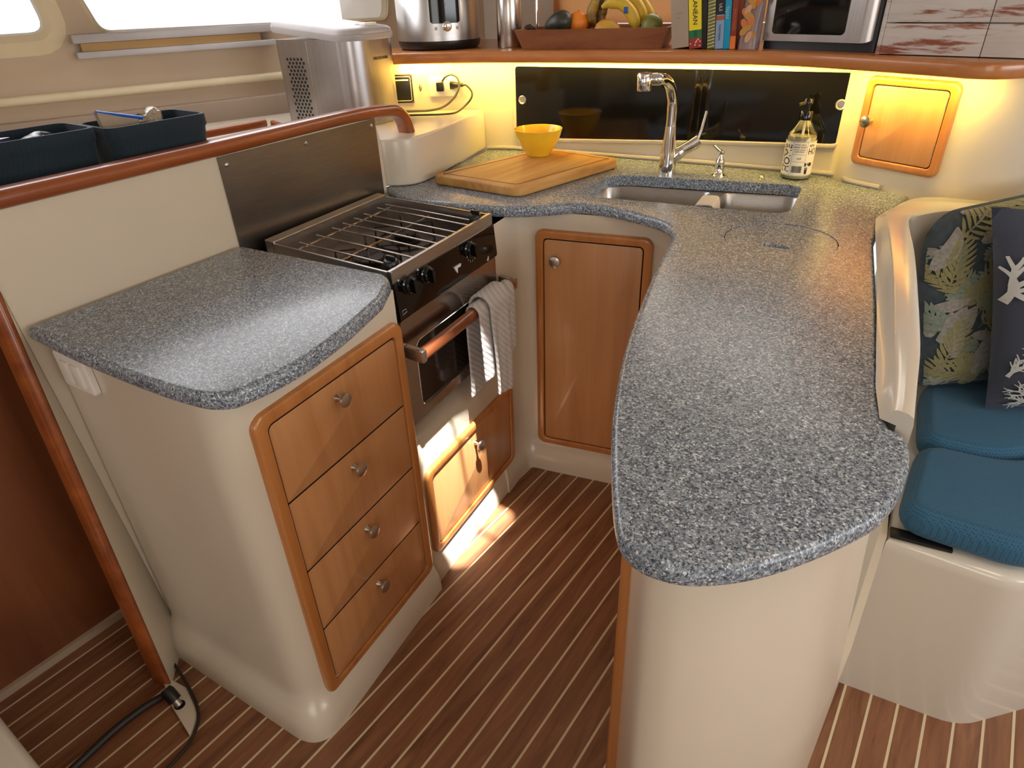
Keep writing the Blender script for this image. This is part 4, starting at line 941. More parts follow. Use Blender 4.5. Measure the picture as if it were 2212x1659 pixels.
m = MB(); barloft(m, [(-1.72, 1.00, 1.143), (-1.66, 1.30, 1.143)], .016, .024, Vector((1, 0, 0))); m.build('tray_rim', M['teak'], wt)
m = MB(); barloft(m, [(-1.665, 1.31, 1.143), (-2.02, 1.43, 1.143)], .016, .024, Vector((.3, 1, 0)).normalized()); m.build('tray_rim', M['teak'], wt)
m = MB(); barloft(m, [(-2.06, 1.43, 1.143), (-2.07, 1.05, 1.143)], .016, .024, Vector((1, 0, 0))); m.build('tray_rim', M['teak'], wt)
# ice maker
FI = frame2((-2.12, 1.570), (-1.765, 1.605), 1.121)
im = thing('ice_maker', 'brushed steel countertop ice maker with pale grey domed lid on the ledge', 'ice maker', FI @ Vector((.18, -.12, 0)))
def imo(e=0, x1=.357): return [(x, y) for x, y in rrect(-e, x1+e, -.24-e, e, [.075, .075, .02, .02], 8)]
iz = 1.385-1.121
m = MB(FI); m.loft([[(x, y, z) for x, y in imo(0)] for z in (0, iz)]); ib = m.build('steel_body', brushed('ice_steel', (.46, .43, .42, 1), .3, 'Z', .12, .02), im, ang=60)
def lidz(x): return max(0, 1-x/.30)**1.5*.030
m = MB(FI); rs = []
for h, e in ((-.006, .004), (.0, .006), (.012, .006)): rs.append([(x, y, iz+h+lidz(x)) for x, y in imo(e)])
m.loft(rs); m.build('lid_band', M['wgrey'], im, ang=60)
m = MB(FI); rs = []
for h, e in ((.0125, .004), (.024, .002), (.031, -.006), (.035, -.022)): rs.append([(x, y, iz+h+lidz(x)) for x, y in imo(e)])
m.loft(rs); li = m.build('lid', M['wgrey'], im, ang=60)
m = MB(FI); ov = [(.235+.085*cos(a), -.125+.062*sin(a)) for a in [2*pi*k/32 for k in range(32)]]
def topz(x): return iz+.0352+lidz(x)
m.loft([[(x, y, topz(x)-.003) for x, y in ov], [(x, y, topz(x)+.0012) for x, y in inset(ov, .001)], [(x, y, topz(x)+.0014) for x, y in inset(ov, .006)]]); m.build('lid_window', plain('smoky_window', srgb(186, 176, 182), .12), li, ang=60)
m = MB(FI); m.tube([(.075, -.235, topz(.075)-.012), (.09, -.20, topz(.09)), (.10, -.05, topz(.10)), (.085, -.005, topz(.085)-.012)], .0012, 6); m.build('lid_seam', M['gap'], li)
m = MB(FI); m.box(.315, .340, -.15, -.09, topz(.33)-.002, topz(.33)+.008, .003); m.build('lid_handle', M['white'], li)
m = MB(FI)
for r_ in range(17):
    for c_ in range(5):
        x = .052+c_*.0165+(.008 if r_ % 2 else 0)+.0; z = .205-r_*.0118
        m.loft([[(x+rr_*cos(a), yy_, z+rr_*sin(a)*1.05) for a in [2*pi*k/10 for k in range(10)]] for rr_, yy_ in ((.0048, -.001), (.0048, .0008))])
m.build('vent_holes', M['blackp'], im, smooth=False, kind='stuff')
m = MB(FI); m.box(.150, .1512, -.001, .0012, .0, iz-.004); m.build('panel_seam', M['chrome'], im)
text('FRIGIDAIRE', .013, M['ink'], im, FI @ Vector((.3585, -.128, iz-.062)), FI.to_3x3() @ Vector((0, -1, 0)), FI.to_3x3() @ Vector((1, 0, 0)), sx=1.2)

# ================================================================== ON THE SHELF
ZS = 1.3205
cc = Vector((-1.885, 2.165, ZS)); RC = .158; cd_ = Vector((-cc.x, -cc.y, 0)).normalized()
ck = thing('multi_cooker', 'round steel multi cooker with black base and silver dial panel on the shelf', 'cooker', tuple(cc))
m = MB(); m.lathe([(.0001, 0), (RC-.012, 0), (RC-.004, .006), (RC+.001, .022), (RC+.001, .03), (.0001, .03)], tuple(cc), 48); m.build('cooker_base', M['blackp'], ck)
m = MB(); m.lathe([(.0001, .0305), (RC, .0305), (RC, .036), (RC, .25), (RC-.006, .258), (.0001, .26)], tuple(cc), 64); m.build('steel_shell', M['steelz'], ck)
m = MB(); m.lathe([(.0001, .2605), (RC+.004, .2605), (RC+.004, .285), (RC-.03, .31), (.03, .325), (.0001, .326)], tuple(cc), 48); m.build('cooker_lid', M['blackp'], ck)
FCk = Matrix.Translation(cc) @ Matrix.Rotation(math.atan2(cd_.y, cd_.x)+pi/2, 4, 'Z')  # local -y faces the galley
def cyp(u, z, r): a = u/RC; return (r*sin(a), -r*cos(a), z)
def curved(u0, u1, z0, z1, r0, r1, rad, par, name, mat, F=FCk):
    m = MB(F); ol = rrect(u0, u1, z0, z1, rad, 4); N_ = 14
    cols = [u0+(u1-u0)*k/N_ for k in range(N_+1)]
    def zr(u):
        d = min(u-u0, u1-u); k = 0 if d >= rad else rad-math.sqrt(max(0, rad*rad-(rad-d)**2)); return z0+k, z1-k
    m.loft([[cyp(u, zr(u)[0], r0), cyp(u, zr(u)[1], r0), cyp(u, zr(u)[1], r1), cyp(u, zr(u)[0], r1)] for u in cols]); return m.build(name, mat, par)
pn = curved(-.035, .085, .05, .235, RC-.002, RC+.004, .01, ck, 'silver_panel', M['steelz'])
curved(-.029, .079, .088, .232, RC, RC+.0055, .006, pn, 'display', M['blackg'])
kp_ = FCk @ Vector(cyp(.030, .078, RC+.004)); dn = (kp_-Vector((cc.x, cc.y, kp_.z))).normalized()
q_ = dn.to_track_quat('Z', 'Y').to_matrix().to_4x4(); m = MB(Matrix.Translation(kp_) @ q_); m.lathe([(.0001, 0), (.017, 0), (.017, .003), (.014, .004), (.013, .012), (.0115, .013), (.0001, .0125)], n=28); m.build('dial', M['chrome'], pn)
for u in (-.010, .068):
    k3_ = FCk @ Vector(cyp(u, .072, RC+.0035)); m = MB(Matrix.Translation(k3_) @ q_); m.lathe([(.0001, 0), (.006, 0), (.005, .002), (.0001, .0022)], n=16); m.build('button', M['wgrey'], pn)
k3_ = FCk @ Vector(cyp(.030, .150, RC+.0062)); dx = FCk.to_3x3() @ Vector((cos(.2), sin(.2), 0)); text('v', .022, M['wgrey'], pn, k3_, dx, dn)
cn = Vector((-1.600, 2.235, ZS))
can = thing('steel_canister', 'tall brushed steel cylinder standing on the shelf between the cooker and the fruit tray', 'canister', tuple(cn))
m = MB(); m.lathe([(.0001, 0), (.045, 0), (.046, .003), (.046, .30), (.043, .304), (.0001, .305)], tuple(cn), 40); m.build('canister_body', brushed('canister_steel', (.55, .50, .45, 1), .24, 'Z'), can)
po = Vector((-1.56, 2.36, ZS))
ph_ = thing('steel_post', 'thin polished steel post behind the left end of the fruit tray', 'post', tuple(po))
m = MB(); m.tube([tuple(po), tuple(po+Vector((0, 0, .5)))], .0085, 16); m.build('post_tube', M['chrome'], ph_)
m = MB(); m.lathe([(.0001, 0), (.03, 0), (.03, .004), (.009, .008), (.0001, .008)], tuple(po), 24); m.build('post_base', M['chrome'], ph_)
# fruit tray
TA, TB = PZ(1129, 107, ZS), PZ(1428, 104, ZS)
FT = frame2(TA, TB, ZS); TL = (TB.xy-TA.xy).length; print('tray', TL)
def rect4(x0, x1, y0, y1, z): return [(x0, y0, z), (x1, y0, z), (x1, y1, z), (x0, y1, z)]
m = MB(FT); h = .062; e = .024; td = .20; w_ = .009
m.loft([rect4(0, TL, -td, 0, 0), rect4(-e, TL+e, -td-.02, .02, h), rect4(-e+w_, TL+e-w_, -td-.02+w_, .02-w_, h), rect4(w_, TL-w_, -td+w_, -w_, w_)])
m.build('fruit_tray', M['tray'], ang=20, label='long flared wooden tray full of fruit on the shelf', category='tray')
def tp3(px, py, back): p = PP(px, py, TA.xy, TB.xy, -back); return p
def fruit(name, prof, c, mat, lab, cat__, ax='z', tilt=None, n=28, stem=None):
    t = thing(name, lab, cat__, tuple(c)); q = (tilt or Vector((0, 0, 1))).normalized().to_track_quat('Z', 'Y').to_matrix().to_4x4()
    m = MB(Matrix.Translation(c) @ q); m.lathe(prof, n=n); m.build(name+'_skin', mat, t)
    if stem: m = MB(Matrix.Translation(c) @ q); m.lathe([(.0001, stem-.003), (.003, stem-.003), (.0035, stem+.002), (.0001, stem+.003)], n=10); m.build('stem_end', M['tray'], t)
def egg(a, b, k=0, n=12):  # a radius, b half length, k pear factor
    return [(max(.0001, a*sin(pi*i/n)*(1+k*cos(pi*i/n))), -b*cos(pi*i/n)) for i in range(n+1)]
rx = (FT.to_3x3() @ Vector((1, 0, 0)))
def spotted(name, c1, c2, sc, rough=.4):
    t = NT(name); n_ = t.noise(t.coord(), sc, 4); t.set(color=t.ramp(n_, [(.35, c1), (.65, c2)]), rough=rough); t.bump(t.noise(t.coord(), 300, 2), .15, .001); return t.m
av = tp3(1206, 50, .07); fruit('avocado', egg(.036, .052, .28), av, spotted('avocado_skin', srgb(34, 36, 28), srgb(58, 58, 44), 30), 'dark green avocado at the left of the fruit tray', 'avocado', tilt=-rx*1+Vector((0, 0, -.28)), stem=.052)
orr = tp3(1249, 50, .10); fruit('orange', egg(.0385, .038), orr, spotted('orange_peel', srgb(224, 118, 24), srgb(240, 140, 40), 20, .4), 'bright orange in the fruit tray between avocado and bananas', 'orange', stem=.037)
mg = tp3(1312, 68, .05); fruit('mango', egg(.038, .047, .1), mg, spotted('mango_skin', srgb(214, 140, 60), srgb(196, 160, 60), 18), 'yellow orange mango in front of the banana bunch', 'mango', tilt=rx, stem=.046)
mg2 = tp3(1406, 62, .07); fruit('mango', egg(.036, .046, -.2), mg2, spotted('green_mango', srgb(88, 98, 40), srgb(130, 128, 56), 14), 'green mango at the right end of the fruit tray', 'mango', tilt=rx*.3+Vector((0, 0, 1)), stem=.045)
sm_ = tp3(1282, 62, .13); fruit('plum', egg(.024, .024), sm_, spotted('plum_skin', srgb(110, 52, 30), srgb(146, 78, 40), 20), 'small reddish fruit low in the tray between orange and mango', 'fruit')
gp = tp3(1143, 66, .10); crumple('dried_bunch', tuple(gp), .024, .018, .016, 4, plain('dried_brown', srgb(50, 28, 20), .8), label='shrivelled dark grape stems at the left end of the fruit tray', category='grape stems')
bb = thing('banana_bunch', 'bunch of ripe bananas with a small blue sticker in the fruit tray', 'bananas', tuple(tp3(1330, 40, .12)))
ban = spotted('banana_skin', srgb(196, 160, 40), srgb(222, 186, 62), 12, .45); band = spotted('banana_brown', srgb(96, 66, 26), srgb(176, 140, 48), 26, .5); bant = plain('banana_tip', srgb(50, 34, 20), .7)
bl_ = [([(1300, 16), (1320, 6), (1343, 8), (1362, 26), (1371, 48), (1373, 66)], .085, .0205, ban),
       ([(1298, 2), (1330, -12), (1362, -4), (1380, 16), (1387, 36), (1385, 52)], .12, .0200, ban),
       ([(1300, -6), (1288, 6), (1279, 24), (1279, 42), (1286, 54)], .10, .0185, band),
       ([(1312, 12), (1302, 24), (1298, 38), (1304, 52), (1318, 56)], .125, .0175, band),
       ([(1330, -16), (1374, -8), (1394, 14), (1404, 34), (1404, 50)], .155, .0185, ban)]
for pth, bk, r, mt in bl_:
    P = cat([tuple(tp3(*p, bk)) for p in pth], 5); n_ = len(P); m = MB()
    m.tube(P, [r*(.30+.70*min(1, 5*k/n_))*min(1, .35+3.2*(n_-1-k)/n_) for k in range(n_)], 9); bo_ = m.build('banana', mt, bb, ang=50)
    m = MB(); T_ = (Vector(P[-1])-Vector(P[-2])).normalized(); m.tube([tuple(Vector(P[-1])-T_*.002), tuple(Vector(P[-1])+T_*.008)], [.006, .003], 8); m.build('tip', bant, bo_)
m = MB(); m.tube(cat([tuple(tp3(*p, .10)) for p in ((1302, 18), (1296, 4), (1290, -10))], 3), .011, 8); m.build('stalk', bant, bb)
s0_ = tp3(1352, 22, .064); nd_ = (CP-s0_).normalized(); q_ = nd_.to_track_quat('Z', 'Y').to_matrix().to_4x4()
m = MB(Matrix.Translation(s0_) @ q_); m.box(-.007, .007, -.010, .010, -.0015, .0015, .001); m.build('sticker', plain('blue_sticker', srgb(30, 80, 170), .4), bb)

# books
BKa, BKb = PZ(1450, 106, ZS), PZ(1637, 107, ZS); FK = frame2(BKa, BKb, ZS)
def bu(px): return local(FK, px, 106)[0]
def book(px0, px1, h, col, lab, tilt=-7, dep=.17, spine=None, name='book', rough=.5, proud=0, cat__='book'):
    u0, u1 = bu(px0), bu(px1); th = (u1-u0)*cos(R(tilt))-.0008; F = FK @ Matrix.Translation((u0, proud, 0)) @ Matrix.Rotation(R(-tilt), 4, 'Y') if False else FK @ Matrix.Translation((u1, proud, 0)) @ Matrix.Rotation(R(tilt), 4, 'Y') @ Matrix.Translation((-th, 0, 0))
    lift = th*abs(sin(R(tilt)))+.0006; F = Matrix.Translation((0, 0, lift)) @ F
    t = thing(name, lab, cat__, F @ Vector((th/2, -.05, .0)), 'books and bags on the shelf')
    cm = col if not isinstance(col, tuple) else plain('cover_%s' % px0, col, rough)
    m = MB(F); m.box(0, th, -.003, .0, 0, h, .0008); m.box(0, .0025, -dep, -.003, 0, h); m.box(th-.0025, th, -dep, -.003, 0, h); m.build('cover', cm, t)
    m = MB(F); m.box(.0027, th-.0027, -dep+.004, -.0032, .003, h-.003); m.build('pages', plain('paper', srgb(222, 212, 192), .9) if 'paper' not in M else M['paper'], t)
    if spine: spine(F, th, t)
    return t
M['paper'] = plain('paper', srgb(222, 212, 192), .9)
def sbox(F, th, t, z0, z1, col, nm='band', x0=0, x1=None, y=.0006): m = MB(F); m.box(x0, x1 if x1 is not None else th, -.001, y, z0, z1); m.build(nm, plain(nm, col, .5), t)
def stext(F, th, t, s_, size, z, mat, x=None, align='CENTER', y=.0012, sx=1.0, up=False): text(s_, size, mat, t, F @ Vector((th/2 if x is None else x, y, z)), F.to_3x3() @ Vector((0, 0, 1 if up else -1)), F.to_3x3() @ Vector((0, 1, 0)), align=align, ext=.0003, sx=sx)
ink = M['ink']
def s_grey(F, th, t):
    for z_, w_ in ((.098, .020), (.086, .012)): sbox(F, th, t, z_, z_+.0012, srgb(120, 108, 96), 'faint_line', th*.3, th*.3+w_)
book(1450, 1487, .27, srgb(168, 152, 132), 'plain grey book, leftmost on the shelf beside the fruit tray', spine=s_grey)
def s_yel(F, th, t):
    sbox(F, th, t, .0, .030, srgb(150, 44, 36), 'photo_band'); sbox(F, th, t, .030, .052, srgb(24, 110, 62), 'green_band'); stext(F, th, t, 'MEDITERRANEAN', .020, .066, ink, align='RIGHT', sx=1.0)
    stext(F, th, t, 'DIET', .011, .041, plain('dark_green', srgb(10, 70, 40), .5))
    m = MB(F); random.seed(5)
    for k in range(8): x, z = random.uniform(.003, th-.003), random.uniform(.004, .026); m.box(x-.002, x+.002, 0, .001, z-.002, z+.002)
    m.build('photo_marks', plain('cream_marks', srgb(220, 190, 160), .6), t, smooth=False)
book(1488, 1515, .26, srgb(244, 220, 40), 'yellow book with green band and black MEDITERRANEAN lettering on its spine', spine=s_yel)
book(1515, 1525, .25, srgb(20, 18, 18), 'thin black book between the yellow book and the ring bound book', tilt=-5)
def s_ring(F, th, t):
    for k in range(26):
        m = MB(F); m.tube([(th*.1, .001, .004+k*.0095), (th*.5, .006, .006+k*.0095), (th*.95, .001, .008+k*.0095), (th*.5, -.002, .008+k*.0095)], .0011, 5, True); m.build('ring', M['print'], t)
book(1526, 1543, .25, srgb(120, 118, 40), 'ring bound book with white spiral and olive cover', tilt=-5, spine=s_ring)
def s_blue(F, th, t):
    sbox(F, th, t, .095, .25, srgb(18, 18, 24), 'black_band'); stext(F, th, t, 'ULS', .013, .104, M['print'], align='RIGHT'); stext(F, th, t, 'FUNCTIONAL', .008, .045, ink, sx=.9)
    sbox(F, th, t, .080, .092, srgb(170, 90, 60), 'picture')
book(1543, 1561, .25, srgb(138, 164, 200), 'pale blue book with black upper spine between the rings and the turquoise book', tilt=-4, spine=s_blue)
book(1561, 1575, .25, srgb(0, 150, 190), 'turquoise book with pale lettering running down its spine', tilt=-4, spine=lambda F, th, t: stext(F, th, t, 'tapas', .017, .10, plain('pale_cyan', srgb(150, 220, 230), .5)))
def s_red(F, th, t):
    sbox(F, th, t, 0, .036, srgb(220, 116, 40), 'orange_band'); stext(F, th, t, 'SMOOTHIES', .011, .052, plain('rust_print', srgb(200, 110, 70), .5), align='RIGHT')
book(1575, 1587, .25, srgb(140, 48, 24), 'rust red book with orange foot, rightmost of the books', tilt=-3, spine=s_red)
# snack pouch
u0, u1 = bu(1588), bu(1634)
sn = thing('snack_pouch', 'tall purple grey snack pouch printed with nuts, between books and toaster oven', 'pouch', FK @ Vector(((u0+u1)/2, -.03, 0)), None)
m = MB(FK); rs = []
for k in range(13):
    z = .30*k/12; w_ = (u1-u0)/2*(1-.02*(k == 6)); d = .030*(1-k/14)+.004; rs.append([((u0+u1)/2+.006*k/12+w_*math.copysign(abs(cos(a))**.6, cos(a)), -.032+d*sin(a)+.002*sin(k*1.3+a*3), z) for a in [2*pi*j/28 for j in range(28)]])
m.loft(rs); m.build('pouch_film', plain('purple_grey_film', srgb(142, 118, 116), .3, var=.12, vs=18), sn, ang=60)
random.seed(11); om = [plain('nut_orange', srgb(206, 120, 60), .5), plain('nut_tan', srgb(206, 160, 120), .5), plain('nut_gold', srgb(196, 140, 60), .5)]
m = [MB(FK) for _ in om]
for k in range(22):
    z = .03+k*.0085+random.uniform(0, .01); x = random.uniform(u0+.016, u1-.014); a0 = random.uniform(0, 3); q = random.randrange(3); rw, rh = random.uniform(.007, .011), random.uniform(.010, .018)
    yb = -.032+(.030*(1-(z/.3*12)/14)+.004)*max(0, 1-((x-(u0+u1)/2)/((u1-u0)/2))**2)**.35+.0045
    m[q].loft([[(x+rw*cos(a)*cos(a0)-rh*sin(a)*sin(a0), yb+yy, z+rw*cos(a)*sin(a0)+rh*sin(a)*cos(a0)) for a in [2*pi*j/14 for j in range(14)]] for yy in (-.006, .0006+k*.00005)])
for a, b in zip(m, om): a.build('nut_print', b, sn, smooth=False, kind='stuff')
# toaster oven
OA, OB = PZ(1642, 105, ZS), PZ(1893, 115, ZS); FOv = frame2(OA, OB, ZS); OLn = (OB.xy-OA.xy).length; print('oven', OLn)
to = thing('toaster_oven', 'steel fronted toaster oven with black glass door on the shelf', 'toaster oven', FOv @ Vector((OLn/2, -.1, 0)))
m = MB(FOv); m.loft([[(x, y, z) for x, y in rpoly([(-.002, -.012), (OLn+.002, -.012), (OLn-.04, -.28), (-.002, -.28)], [.01, .04, .01, .01], 5)] for z in (.0, .26)]); m.build('black_housing', M['blackp'], to)
dl = OLn-.006
def lo2(px, py, off=.0): return local(FOv, px, py, off)
v0 = lo2(1700, 89)[1]; print('oven z', v0)
m = MB(FOv)
# steel door face with rounded right side
xs = [(.004, -.008), (.004, .0)] + [(dl-.055+.055*sin(a), -.055+.055*cos(a)) for a in [pi/2*k/10 for k in range(11)]]
def zb_(x, y): 
    d = max(0, x-(dl-.045)); return v0+.0+ (0.045-math.sqrt(max(0, .045**2-min(d, .045)**2)))*.9
m.loft([[(x, y, zb_(x, y)), (x, y, .24), (x-.004, y-.006, .24), (x-.004, y-.006, zb_(x, y))] for x, y in xs]); df = m.build('oven_door', brushed('toaster_steel', (.52, .48, .46, 1), .25, 'Z'), to, ang=50)
w0, w1 = lo2(1666, 73, .002), lo2(1823, 75, .002)
m = MB(FOv); m.yprism(rrect(w0[0], w1[0], w0[1], .23, .012, 5), -.002, .002, .001); m.build('door_glass', M['blackg'], df)
text('v', .007, M['wgrey'], df, FOv @ Vector((w0[0]+.045, .0026, .103)), FOv.to_3x3() @ Vector((1, 0, 0)), FOv.to_3x3() @ Vector((0, 1, 0)))
# whitewashed crate
CA, CB = PZ(1899, 118, ZS), PZ(2205, 128, ZS); FX = frame2(CA, CB, ZS)
wc = NT('whitewashed_wood'); v = wc.coord((3, 3, 26)); n1 = wc.noise(v, 1.6, 6, .65, .5); n2 = wc.noise(wc.coord((1, 1, 3)), 5, 3)
cw = wc.ramp(wc.math('ADD', n1, wc.math('MULTIPLY', n2, .35)), [(.55, srgb(136, 76, 56)), (.60, srgb(164, 130, 116)), (.64, srgb(192, 184, 178)), (.8, srgb(202, 196, 190))]); wc.set(color=cw, rough=.7); wc = wc.m
cr = thing('whitewashed_crate', 'whitewashed reddish wooden crate at the right end of the shelf', 'crate', FX @ Vector((.15, -.08, 0)))
for k in range(4):
    for ua, ub in ((.0, .235), (.237, .40)):
        m = MB(FX); m.box(ua+.0, ub-.0, -.014, 0, .002+k*.075, .074+k*.075, .0015); m.build('front_slat', wc, cr)
m = MB(FX); m.box(.0, .40, -.10, -.088, .002, .30, .002); m.build('rear_board', wc, cr)
m = MB(FX); m.box(-.012, -.0005, -.10, .0, .0, .30, .002); m.build('end_board', wc, cr)
m = MB(FX); m.box(.0, .40, -.0875, -.0145, .002, .012); m.build('floor_board', wc, cr)

# ================================================================== SETTEE
sf = [(.042, 1.256), (.302, 1.290), (.424, 1.427), (1.0, 2.05), (1.0, 2.7), (.85, 2.68), (.3, 2.28), (.07, 2.105), (-.06, 2.06), (.006, 1.85)]
sfl = [(.0405, 1.250), (.268, 1.254), (.41, 1.385), (1.0, 2.0), (1.0, 2.7), (.85, 2.68), (.3, 2.28), (.07, 2.105), (-.06, 2.06), (.004, 1.85)]
stt = thing('settee', 'cream moulded settee base with raised back coaming beside the peninsula', 'settee', (.4, 1.8, 0))
rr_ = [0, .05, .05, 0, 0, 0, 0, 0, 0, 0]
m = MB(); rs = []
for z, t_ in ((0, 0), (.46, .95), (.482, 1.0), (.490, .96), (.494, .9)):
    P = [tuple(Vector(a)*(1-t_)+Vector(b)*t_) for a, b in zip(sf, sfl)]; 
    if z > .485: P = inset(P, .006 if z < .492 else .015)
    rs.append([(x, y, z) for x, y in rpoly(P, rr_, 5)])
m.loft(rs); m.build('settee_base', M['gelw'], stt, ang=50)
# coaming
secs = [((-.018, .888), (.013, .882)), ((-.032, 1.0), (.002, 1.0)), ((-.052, 1.12), (-.010, 1.12)), ((-.092, 1.36), (-.045, 1.36)), ((-.132, 1.58), (-.080, 1.58)), ((-.172, 1.80), (-.121, 1.80)), ((-.176, 1.87), (-.105, 1.855)), ((-.15, 1.99), (-.06, 1.92)), ((-.088, 2.045), (.0, 1.965)), ((.045, 2.072), (.09, 2.015)), ((.3, 2.25), (.33, 2.19))]
so_o = cat([a for a, b in secs], 4); so_i = cat([b for a, b in secs], 4); secs = list(zip(xy(so_o), xy(so_i)))
m = MB(); rs = []
for q_i, ((ox, oy), (ix, iy)) in enumerate(secs):
    o = Vector((ox, oy)); i = Vector((ix, iy)); d = (i-o).normalized(); e = o-d*(.020 if q_i > 3 else .010+.003*q_i)
    g_ = o+d*.012; rs.append([(g_.x, g_.y, .9435), (g_.x, g_.y, .9765), (e.x, e.y, .978), (o.x-d.x*.002, o.y-d.y*.002, .988), (o.x+d.x*.002, o.y+d.y*.002, .996), (o.x+d.x*.008, o.y+d.y*.008, 1.0), (i.x-d.x*.010, i.y-d.y*.010, 1.0), (i.x-d.x*.002, i.y-d.y*.002, .996), (i.x, i.y, .986), (i.x+.010, i.y, .4975), (g_.x, g_.y, .4975)])
m.loft(rs); m.build('coaming', M['gelw'], stt, ang=50)
fr_ = [(.044, 1.262), (.275, 1.268), (.40, 1.395), (.62, 1.62), (.44, 1.80), (.21, 1.565), (.044, 1.545)]
cf = thing('seat_cushion', 'front teal seat cushion of the settee beside the rounded peninsula end', 'cushion', (.2, 1.4, .495), 'teal seat cushions')
m = MB(); m.prism(rpoly(fr_, .06, 6), .4985, .572, .030, 6); m.build('cushion_cover', M['teal'], cf, ang=70)
re_ = [(.044, 1.551), (.20, 1.572), (.43, 1.81), (.61, 2.0), (.50, 2.22), (.07, 1.94), (.012, 1.83)]
cr2 = thing('seat_cushion', 'rear teal seat cushion of the settee, under the dark coral pillow', 'cushion', (.2, 1.75, .495), 'teal seat cushions')
m = MB(); m.prism(rpoly(re_, .06, 6), .4985, .572, .030, 6); m.build('cushion_cover', M['teal'], cr2, ang=70)
m = MB(); a_, b_ = PZ(1922, 1160, .497), PZ(2058, 1196, .497); Fv = frame2(a_, b_, .4945); Lv = (b_.xy-a_.xy).length; m = MB(Fv); m.box(0, Lv, -.03, -.001, 0, .008, .002)
m.build('hook_strip', M['blackp'], cf)
# printed back cushion
B0, B1, T0, T1 = Vector((.016, 1.785, .576)), Vector((.33, 2.08, .576)), Vector((-.098, 1.77, 1.015)), Vector((.235, 2.09, 1.075))
nrm = ((B1-B0).cross(T0-B0)).normalized(); nrm = nrm if nrm.dot(CP-B0) > 0 else -nrm
def S(a, b, off=0):
    p = B0*(1-a)*(1-b)+B1*a*(1-b)+T0*(1-a)*b+T1*a*b
    c_ = max(0, 1-a/.22)**2*max(0, (b-.6)/.4)**2; p = p+(B1-B0)*.05*c_-(T0-B0)*.10*c_
    ea = min(a, 1-a); eb = min(b, 1-b); q = min(1, ea/.22); w_ = min(1, eb/.16); bulge = .055*math.sqrt(max(0, 1-(1-q)**2))*math.sqrt(max(0, 1-(1-w_)**2))
    return p+nrm*(bulge-.01+off)
bk = thing('back_cushion', 'settee back cushion printed with olive and grey tropical leaves', 'cushion', tuple(B0))
m = MB(); n_ = 22
gv = [[m.v(S(i/n_, j/n_)) for i in range(n_+1)] for j in range(n_+1)]; bv = [[m.v(S(i/n_, j/n_)-nrm*(.008+.035*min(1, min(i, n_-i)/4)*min(1, min(j, n_-j)/4))) if 0 < i < n_ and 0 < j < n_ else gv[j][i] for i in range(n_+1)] for j in range(n_+1)]
for G in (gv, bv):
    for j in range(n_):
        for i in range(n_):
            q = [G[j][i], G[j][i+1], G[j+1][i+1], G[j+1][i]]
            if len(set(q)) == 4 and not (G is bv and all(k in (0, n_) or l in (0, n_) for k, l in ((j, i), (j, i+1), (j+1, i+1), (j+1, i)))): m.f(q)
m.build('cushion_cover', M['leafbase'], bk, ang=80)
random.seed(21)
AU, AV = (B1-B0).length, (T0-B0).length
lm = [MB(), MB(), MB()]; lay = [0]
def blade(mb, x, y, ang, L, Wd, off, curve=0):
    n = 8; pl_, pr_, pm_ = [], [], []
    for k in range(n+1):
        t = k/n; a = ang+curve*t; cx_, cy_ = x+L*t*cos(ang+curve*t*.5), y+L*t*sin(ang+curve*t*.5); w_ = Wd*math.sin(pi*min(1, t*.93+.05))**.8
        for lst, s_ in ((pl_, 1), (pm_, 0), (pr_, -1)): lst.append((cx_-sin(a)*w_*s_, cy_+cos(a)*w_*s_))
    def V(p): 
        a, b = p[0]/AU, p[1]/AV; a = min(.995, max(.005, a)); b = min(.995, max(.005, b)); return mb.v(S(a, b, off))
    L_, C_2, R_ = [V(p) for p in pl_], [V(p) for p in pm_], [V(p) for p in pr_]
    for k in range(n): mb.f([L_[k], C_2[k], C_2[k+1], L_[k+1]]); mb.f([C_2[k], R_[k], R_[k+1], C_2[k+1]])
def frond(mb, x, y, ang, L, Wd, n=11):
    lay[0] += 1; off = .0012+lay[0]*.00006; blade(mb, x, y, ang, L, .0022, off, .3)
    for k in range(1, n):
        t = k/n; bx_, by_ = x+L*t*cos(ang+.15*t), y+L*t*sin(ang+.15*t); l_ = Wd*math.sin(pi*(t*.8+.15))
        for s_ in (1, -1): blade(mb, bx_, by_, ang+s_*R(58-24*t), l_, .0042, off, -s_*.3)
def broad(mb, x, y, ang, L, Wd):
    lay[0] += 1; blade(mb, x, y, ang, L, Wd, .0012+lay[0]*.00006, .25)
for k in range(72):
    x, y = random.uniform(0, AU*.95)*(.55 if k % 2 else 1), random.uniform(0, AV); a = random.uniform(R(0), R(180))
    if k % 5 in (0, 3): broad(lm[2], x, y, a, random.uniform(.06, .10), random.uniform(.010, .017))
    elif k % 5 == 1: frond(lm[0], x, y, a, random.uniform(.10, .18), .05)
    else: frond(lm[1], x, y, a+.6, random.uniform(.08, .13), .035, 9)
for spec in ((.03, .26, 1.2, .16, .05), (.10, .20, 1.0, .22, .09), (.05, .40, .4, .18, .06), (.02, .06, 1.1, .15, .05)): frond(lm[0], *spec)
for spec in ((.02, .14, .7, .12, .026), (.05, .10, 1.5, .12, .024), (.10, .05, 1.0, .13, .026), (.01, .33, 1.0, .11, .022)): broad(lm[2], *spec)
for mb_, mt, nm in ((lm[0], M['leaf1'], 'olive_leaf_print'), (lm[1], M['leaf2'], 'sage_leaf_print'), (lm[2], M['leaf3'], 'grey_leaf_print')): mb_.build(nm, mt, bk, smooth=False, kind='stuff')
